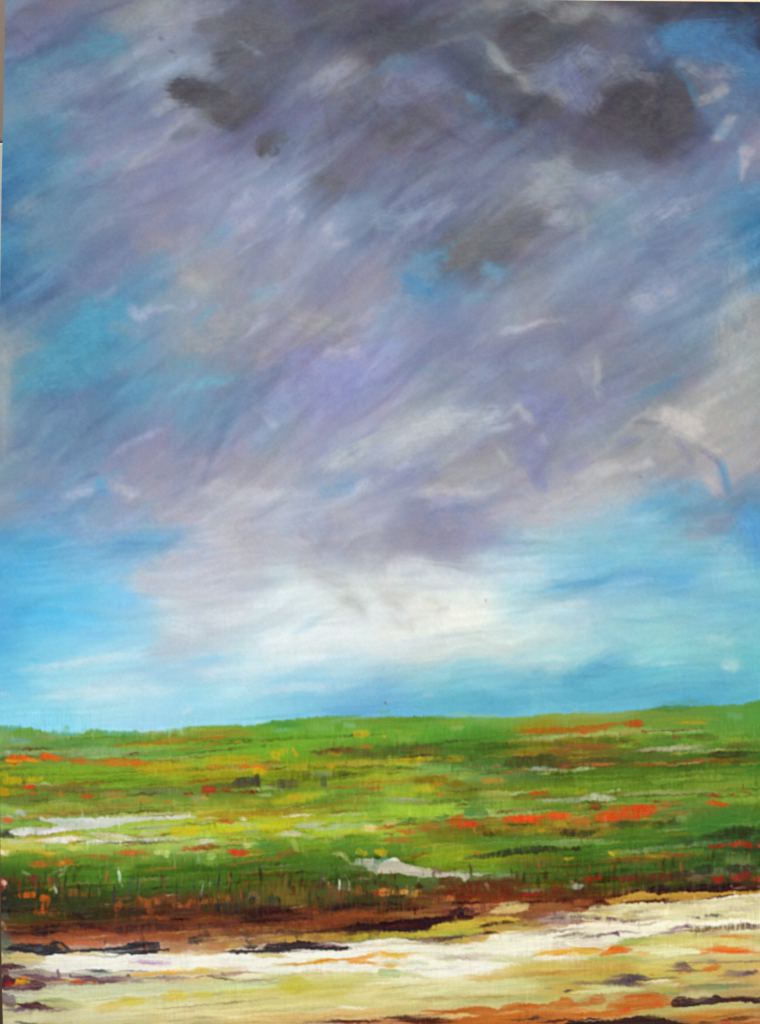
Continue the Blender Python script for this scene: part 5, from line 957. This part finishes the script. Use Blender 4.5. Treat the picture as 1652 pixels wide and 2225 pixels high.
def material(name, col, rough=.8, scale=8, var=.15, bump=.2, bscale=120, stretch=None, spec=.3):
    m = bpy.data.materials.new(name); m.use_nodes = True
    nt = m.node_tree; p = nt.nodes['Principled BSDF']; N = nt.nodes.new; L = nt.links.new
    tc = N('ShaderNodeTexCoord'); mp = N('ShaderNodeMapping'); L(tc.outputs['Object'], mp.inputs[0])
    if stretch: mp.inputs['Scale'].default_value = stretch
    n = N('ShaderNodeTexNoise'); n.inputs['Scale'].default_value = scale; n.inputs['Detail'].default_value = 8
    L(mp.outputs[0], n.inputs['Vector'])
    r = N('ShaderNodeValToRGB'); L(n.outputs['Fac'], r.inputs[0])
    r.color_ramp.elements[0].position = .3; r.color_ramp.elements[1].position = .7
    r.color_ramp.elements[0].color = (*[c * (1 - var) for c in col], 1); r.color_ramp.elements[1].color = (*[min(1, c * (1 + var)) for c in col], 1)
    L(r.outputs[0], p.inputs['Base Color'])
    b = N('ShaderNodeTexNoise'); b.inputs['Scale'].default_value = bscale; b.inputs['Detail'].default_value = 6
    L(mp.outputs[0], b.inputs['Vector'])
    bp = N('ShaderNodeBump'); bp.inputs['Strength'].default_value = bump; bp.inputs['Distance'].default_value = .002
    L(b.outputs['Fac'], bp.inputs['Height']); L(bp.outputs[0], p.inputs['Normal'])
    p.inputs['Roughness'].default_value = rough; p.inputs['Specular IOR Level'].default_value = spec
    return m

def paint_material():
    m = bpy.data.materials.new('acrylic_paint'); m.use_nodes = True
    nt = m.node_tree; p = nt.nodes['Principled BSDF']; N = nt.nodes.new; L = nt.links.new
    a = N('ShaderNodeAttribute'); a.attribute_name = 'pigment'; L(a.outputs['Color'], p.inputs['Base Color'])
    tc = N('ShaderNodeTexCoord')
    def wave(direction):
        w = N('ShaderNodeTexWave'); w.wave_type = 'BANDS'; w.bands_direction = direction
        w.inputs['Scale'].default_value = 190; w.inputs['Distortion'].default_value = 1.2; w.inputs['Detail'].default_value = 1
        w.inputs['Detail Scale'].default_value = .6
        L(tc.outputs['Object'], w.inputs['Vector']); return w
    w1, w2 = wave('X'), wave('Z')
    mx = N('ShaderNodeMath'); mx.operation = 'MULTIPLY'; L(w1.outputs['Fac'], mx.inputs[0]); L(w2.outputs['Fac'], mx.inputs[1])
    n = N('ShaderNodeTexNoise'); n.inputs['Scale'].default_value = 420; n.inputs['Detail'].default_value = 3
    L(tc.outputs['Object'], n.inputs['Vector'])
    ad = N('ShaderNodeMath'); ad.operation = 'ADD'; L(mx.outputs[0], ad.inputs[0]); L(n.outputs['Fac'], ad.inputs[1])
    bp = N('ShaderNodeBump'); bp.inputs['Strength'].default_value = .16; bp.inputs['Distance'].default_value = .0006
    L(ad.outputs[0], bp.inputs['Height']); L(bp.outputs[0], p.inputs['Normal'])
    p.inputs['Roughness'].default_value = .62; p.inputs['Specular IOR Level'].default_value = .03
    return m

PAINT = paint_material()
LINEN = material('primed_linen', (.62, .56, .42), .85, 30, .08, .4, 600)
PINE = material('pine_wood', (.50, .34, .18), .6, 6, .25, .3, 60, (1, 1, .12))
PLASTER = material('cream_render', (.80, .68, .46), .9, 3, .10, .5, 90)
BROWN = material('weathered_brown_wood', (.20, .155, .12), .7, 5, .3, .5, 80, (1, 1, .1))
DARK = material('dark_stained_wood', (.055, .030, .016), .55, 5, .35, .5, 80, (.15, 1, 1))
WHITE = material('white_gloss_paint', (.40, .39, .35), .4, 4, .06, .2, 60)
STONE = material('paving', (.30, .27, .23), .85, 4, .25, .7, 40)

# --- the canvas -----------------------------------------------------------
ZC = 1.25                               # height of the canvas centre
def wpos(x, y): return (x - 836) * U, ZC - (y - 1126) * U
DEPTH = .022                            # canvas stands this far in front of its stretcher back
YF = 0.0                                # plane of the canvas face

root = bpy.data.objects.new('landscape_painting', None); link(root)
root.location = (0, 0, ZC - (2292 - 1126) * U)
base_loc = root.location.copy()
root['label'] = 'unframed canvas painted with storm clouds over a green meadow, before the cream wall'
root['category'] = 'painting'

# outline: the stretched linen bows in slightly at its upper and lower left
ly = np.array([-24, 0, 90, 180, 300, 400, 600, 800, 1300, 1600, 1750, 2050, 2150, 2252, 2296])
lx = np.array([12.5, 12, 11, 9.3, 6.3, 4, 1.2, -2, -4, -1.5, .5, 3, 4.6, 7.2, 8])
def top_at(x): return np.interp(x, [0, 1100, 1300, 1672, 1720], [-12, -2.0, 1.4, 4.2, 4.6])
NX = int((1708 + 8) * .5 * 1.0); NY = int((2292 + 12) * .5)
su, sv = np.meshgrid(np.linspace(0, 1, NX), np.linspace(0, 1, NY))
gy = -12 + sv * 2304
left = np.interp(gy, ly, lx)
gx = left + su * (1708 - left)
gy = gy + (top_at(gx) + 12) * np.clip(1 - sv * 12, 0, 1)
fx = np.clip((gx - X0) * S, 0, W - 1.01); fy = np.clip((gy - Y0) * S, 0, H - 1.01)
ix = fx.astype(int); iy = fy.astype(int); a = (fx - ix); b = (fy - iy)
def bil(A):
    aa, bb = (a, b) if A.ndim == 2 else (a[..., None], b[..., None])
    return A[iy, ix]*(1-aa)*(1-bb) + A[iy, ix+1]*aa*(1-bb) + A[iy+1, ix]*(1-aa)*bb + A[iy+1, ix+1]*aa*bb
cols = bil(C) / 255.0
lin = np.where(cols <= .04045, cols / 12.92, ((cols + .055) / 1.055) ** 2.4)
lin = np.clip(lin * PIGMENT, 0.002, .92)
relief = bil(T) * RELIEF
vx = (gx - 836) * U - base_loc.x; vz = ZC - (gy - 1126) * U - base_loc.z
vy = YF - .0006 - relief
V = np.stack([vx, vy, vz], -1).reshape(-1, 3)
LC = lin.reshape(-1, 3)
idx = np.arange(NX * NY).reshape(NY, NX)
Q = np.stack([idx[:-1, :-1], idx[1:, :-1], idx[1:, 1:], idx[:-1, 1:]], -1).reshape(-1, 4)
FID = ID[np.round(fy).astype(int)[:-1, :-1], np.round(fx).astype(int)[:-1, :-1]].ravel()

def layer(n, name, parent, label=None):
    k = FID == n
    if not k.any(): return None
    q = Q[k]; used, inv = np.unique(q, return_inverse=True)
    o = mesh_np(name, V[used], inv.reshape(-1, 4), PAINT, parent, LC[used])
    if label: o['label'] = label
    return o

PARENT = {'painted_dark_cloud': 1, 'painted_pale_cloud': 2, 'painted_white_cloud': 2, 'painted_poppies': 3, 'painted_shrubs': 3,
          'painted_stream': 3, 'painted_dark_grass': 3, 'painted_dark_bank': 4, 'painted_white_water': 5, 'painted_rock': 5,
          'painted_orange_streak': 5, 'painted_orange_bank': 5, 'painted_ochre_patch': 5}
part = {}
for n, nm in names.items():
    part[n] = layer(n, nm, root, {1: 'violet grey storm clouds brushed diagonally across the upper canvas',
                                  2: 'bright blue and white sky painted above the horizon',
                                  3: 'green painted meadow with orange and yellow dabs',
                                  4: 'dark brown painted earth bank along the water',
                                  5: 'pale yellow painted shore at the bottom of the canvas'}[n])
for tag, ids in IDS.items():
    for n in ids: layer(n, tag, part[PARENT[tag]])

# linen wrapped over the stretcher: a closed slab that follows the painted outline
def slab():
    n = 60
    ts = np.linspace(0, 1, n)
    L_ = [(float(np.interp(-12 + t*2304, ly, lx)), -12 + t*2304) for t in ts]
    L_[0] = (L_[0][0], float(top_at(L_[0][0])))
    B_ = [(x, 2292) for x in np.linspace(L_[-1][0], 1708, n)][1:]
    R_ = [(1708, y) for y in np.linspace(2292, float(top_at(1708)), n)][1:]
    T_ = [(x, float(top_at(x))) for x in np.linspace(1708, L_[0][0], n)][1:-1]
    P = L_ + B_ + R_ + T_
    rings = []
    cx, cy = 856, 1140
    for (ins, dep) in ((3.2, 0), (.9, .0007), (0, .0025), (0, DEPTH - .001), (-.0, DEPTH)):
        ring = []
        for (x, y) in P:
            sx = ins if x < cx - 700 else (-ins if x > cx + 700 else 0); sy = ins if y < 30 else (-ins if y > 2200 else 0)
            ring.append(((x + sx - 836) * U - base_loc.x, YF + dep, ZC - (y + sy - 1126) * U - base_loc.z))
        rings.append(ring)
    vs = [v for r in rings for v in r]; m = len(P); fs = []
    for k in range(len(rings) - 1):
        for i in range(m):
            j = (i + 1) % m
            fs.append((k*m+i, k*m+j, (k+1)*m+j, (k+1)*m+i))
    fs.append(tuple(range(m - 1, -1, -1)))
    me = bpy.data.meshes.new('canvas'); me.from_pydata(vs, [], fs); me.update(); me.materials.append(LINEN)
    return link(bpy.data.objects.new('canvas', me), root)
slab()
xl, xr = 26, 1690; zb, zt = wpos(0, 2276)[1] - base_loc.z, wpos(0, 22)[1] - base_loc.z; bw = .045
X = lambda x: (x - 836) * U
for n_, bx_ in (('a', (X(xl), X(xl)+bw, .0045, .0210, zb, zt)), ('b', (X(xr)-bw, X(xr), .0045, .0210, zb, zt)),
                ('c', (X(xl)+bw, X(xr)-bw, .0045, .0210, zt-bw, zt)), ('d', (X(xl)+bw, X(xr)-bw, .0045, .0210, zb, zb+bw)),
                ('e', (X(xl)+bw, X(xr)-bw, .0060, .0195, (zb+zt)/2-bw/2, (zb+zt)/2+bw/2))):
    boxes('stretcher_bar', [bx_], PINE, root, .0015)

# --- what stands behind and round it ---------------------------------------
def setting(o, label=None):
    o['kind'] = 'structure'; return o
me = bpy.data.meshes.new('ground'); me.from_pydata([(-40, -40, 0), (40, -40, 0), (40, 40, 0), (-40, 40, 0)], [], [(0, 1, 2, 3)]); me.materials.append(STONE)
setting(link(bpy.data.objects.new('ground', me)))
wall = boxes('house_wall', [(-2.6, 3.2, .06, .30, -.2, 2.9)], PLASTER, None, .004)
wall['label'] = 'cream rendered wall behind the canvas, seen above its top right edge'; wall['category'] = 'wall'
# shelf that carries the canvas
led = bpy.data.objects.new('wooden_shelf', None); link(led)
zs = base_loc.z
led.location = (0.05, .03, zs - .03)
led['label'] = 'dark brown wooden shelf under the canvas'; led['category'] = 'shelf'
boxes('board', [(-.75, .75, -.085, .028, 0, .0296)], DARK, led, .003)
for x in (-.45, .45): boxes('bracket', [(x-.012, x+.012, -.07, .028, -.12, -.0004)], DARK, led, .002)
# boards on the wall that show left of the canvas
def upright(name, x0, x1, za, zb_, mat, label, cat, y0=.034):
    r = bpy.data.objects.new(name, None); link(r); r.location = ((x0+x1)/2, .06, za)
    r['label'] = label; r['category'] = cat
    w = (x1-x0)/2; h = zb_-za
    boxes('plank', [(-w, w, y0-.06, -.0004, 0, h)], mat, r, .002)
    boxes('edge_strip', [(w-.014, w-.002, y0-.064, y0-.0602, .004, h-.004)], mat, r, .001)
    return r
zz = lambda y: wpos(0, y)[1]
upright('weathered_board', -.62, -.352, zz(297), zz(-500), BROWN, 'weathered grey brown board beside the upper left edge of the canvas', 'board')
upright('pale_panel', -.60, -.352, zz(1500), zz(299), WHITE, 'off-white painted panel beside the blue left edge of the canvas', 'panel')
upright('door_post', -.58, -.352, zs - .3, zz(1502), DARK, 'dark brown post beside the lower left edge of the canvas', 'post')

# --- light and camera -------------------------------------------------------
sc = bpy.context.scene
w = bpy.data.worlds.new('World'); sc.world = w; w.use_nodes = True
nt = w.node_tree; bg = nt.nodes['Background']
st = nt.nodes.new('ShaderNodeTexSky'); st.sky_type = 'NISHITA'; st.sun_disc = False
EL, AZ = math.radians(44), math.radians(202)      # sun behind the camera, to the left
st.sun_elevation = EL; st.sun_rotation = AZ; st.air_density = 1.0; st.dust_density = 1.0; st.ozone_density = 1.0
nt.links.new(st.outputs[0], bg.inputs[0]); bg.inputs[1].default_value = .10
sun = bpy.data.lights.new('sun', 'SUN'); sun.energy = 1.5; sun.angle = math.radians(14); sun.color = (1, .965, .86)
so = bpy.data.objects.new('sun', sun); link(so)
from mathutils import Vector
d = Vector((math.sin(AZ) * math.cos(EL), math.cos(AZ) * math.cos(EL), math.sin(EL)))
so.rotation_euler = (-d).to_track_quat('-Z', 'Y').to_euler(); so.location = d * 5

cam = bpy.data.cameras.new('camera'); co = bpy.data.objects.new('camera', cam); link(co)
D = 1.9
co.location = (0, -D, ZC); co.rotation_euler = (math.radians(90), 0, 0)
cam.sensor_fit = 'VERTICAL'; cam.sensor_height = 24
cam.lens = 24 * D / 1.0
cam.clip_end = 200
sc.camera = co
sc.view_settings.view_transform = 'Standard'; sc.view_settings.look = 'None'; sc.view_settings.exposure = EXPOSURE; sc.view_settings.gamma = 1
sc.render.engine = 'CYCLES'
sc.render.resolution_x = 760; sc.render.resolution_y = 1024
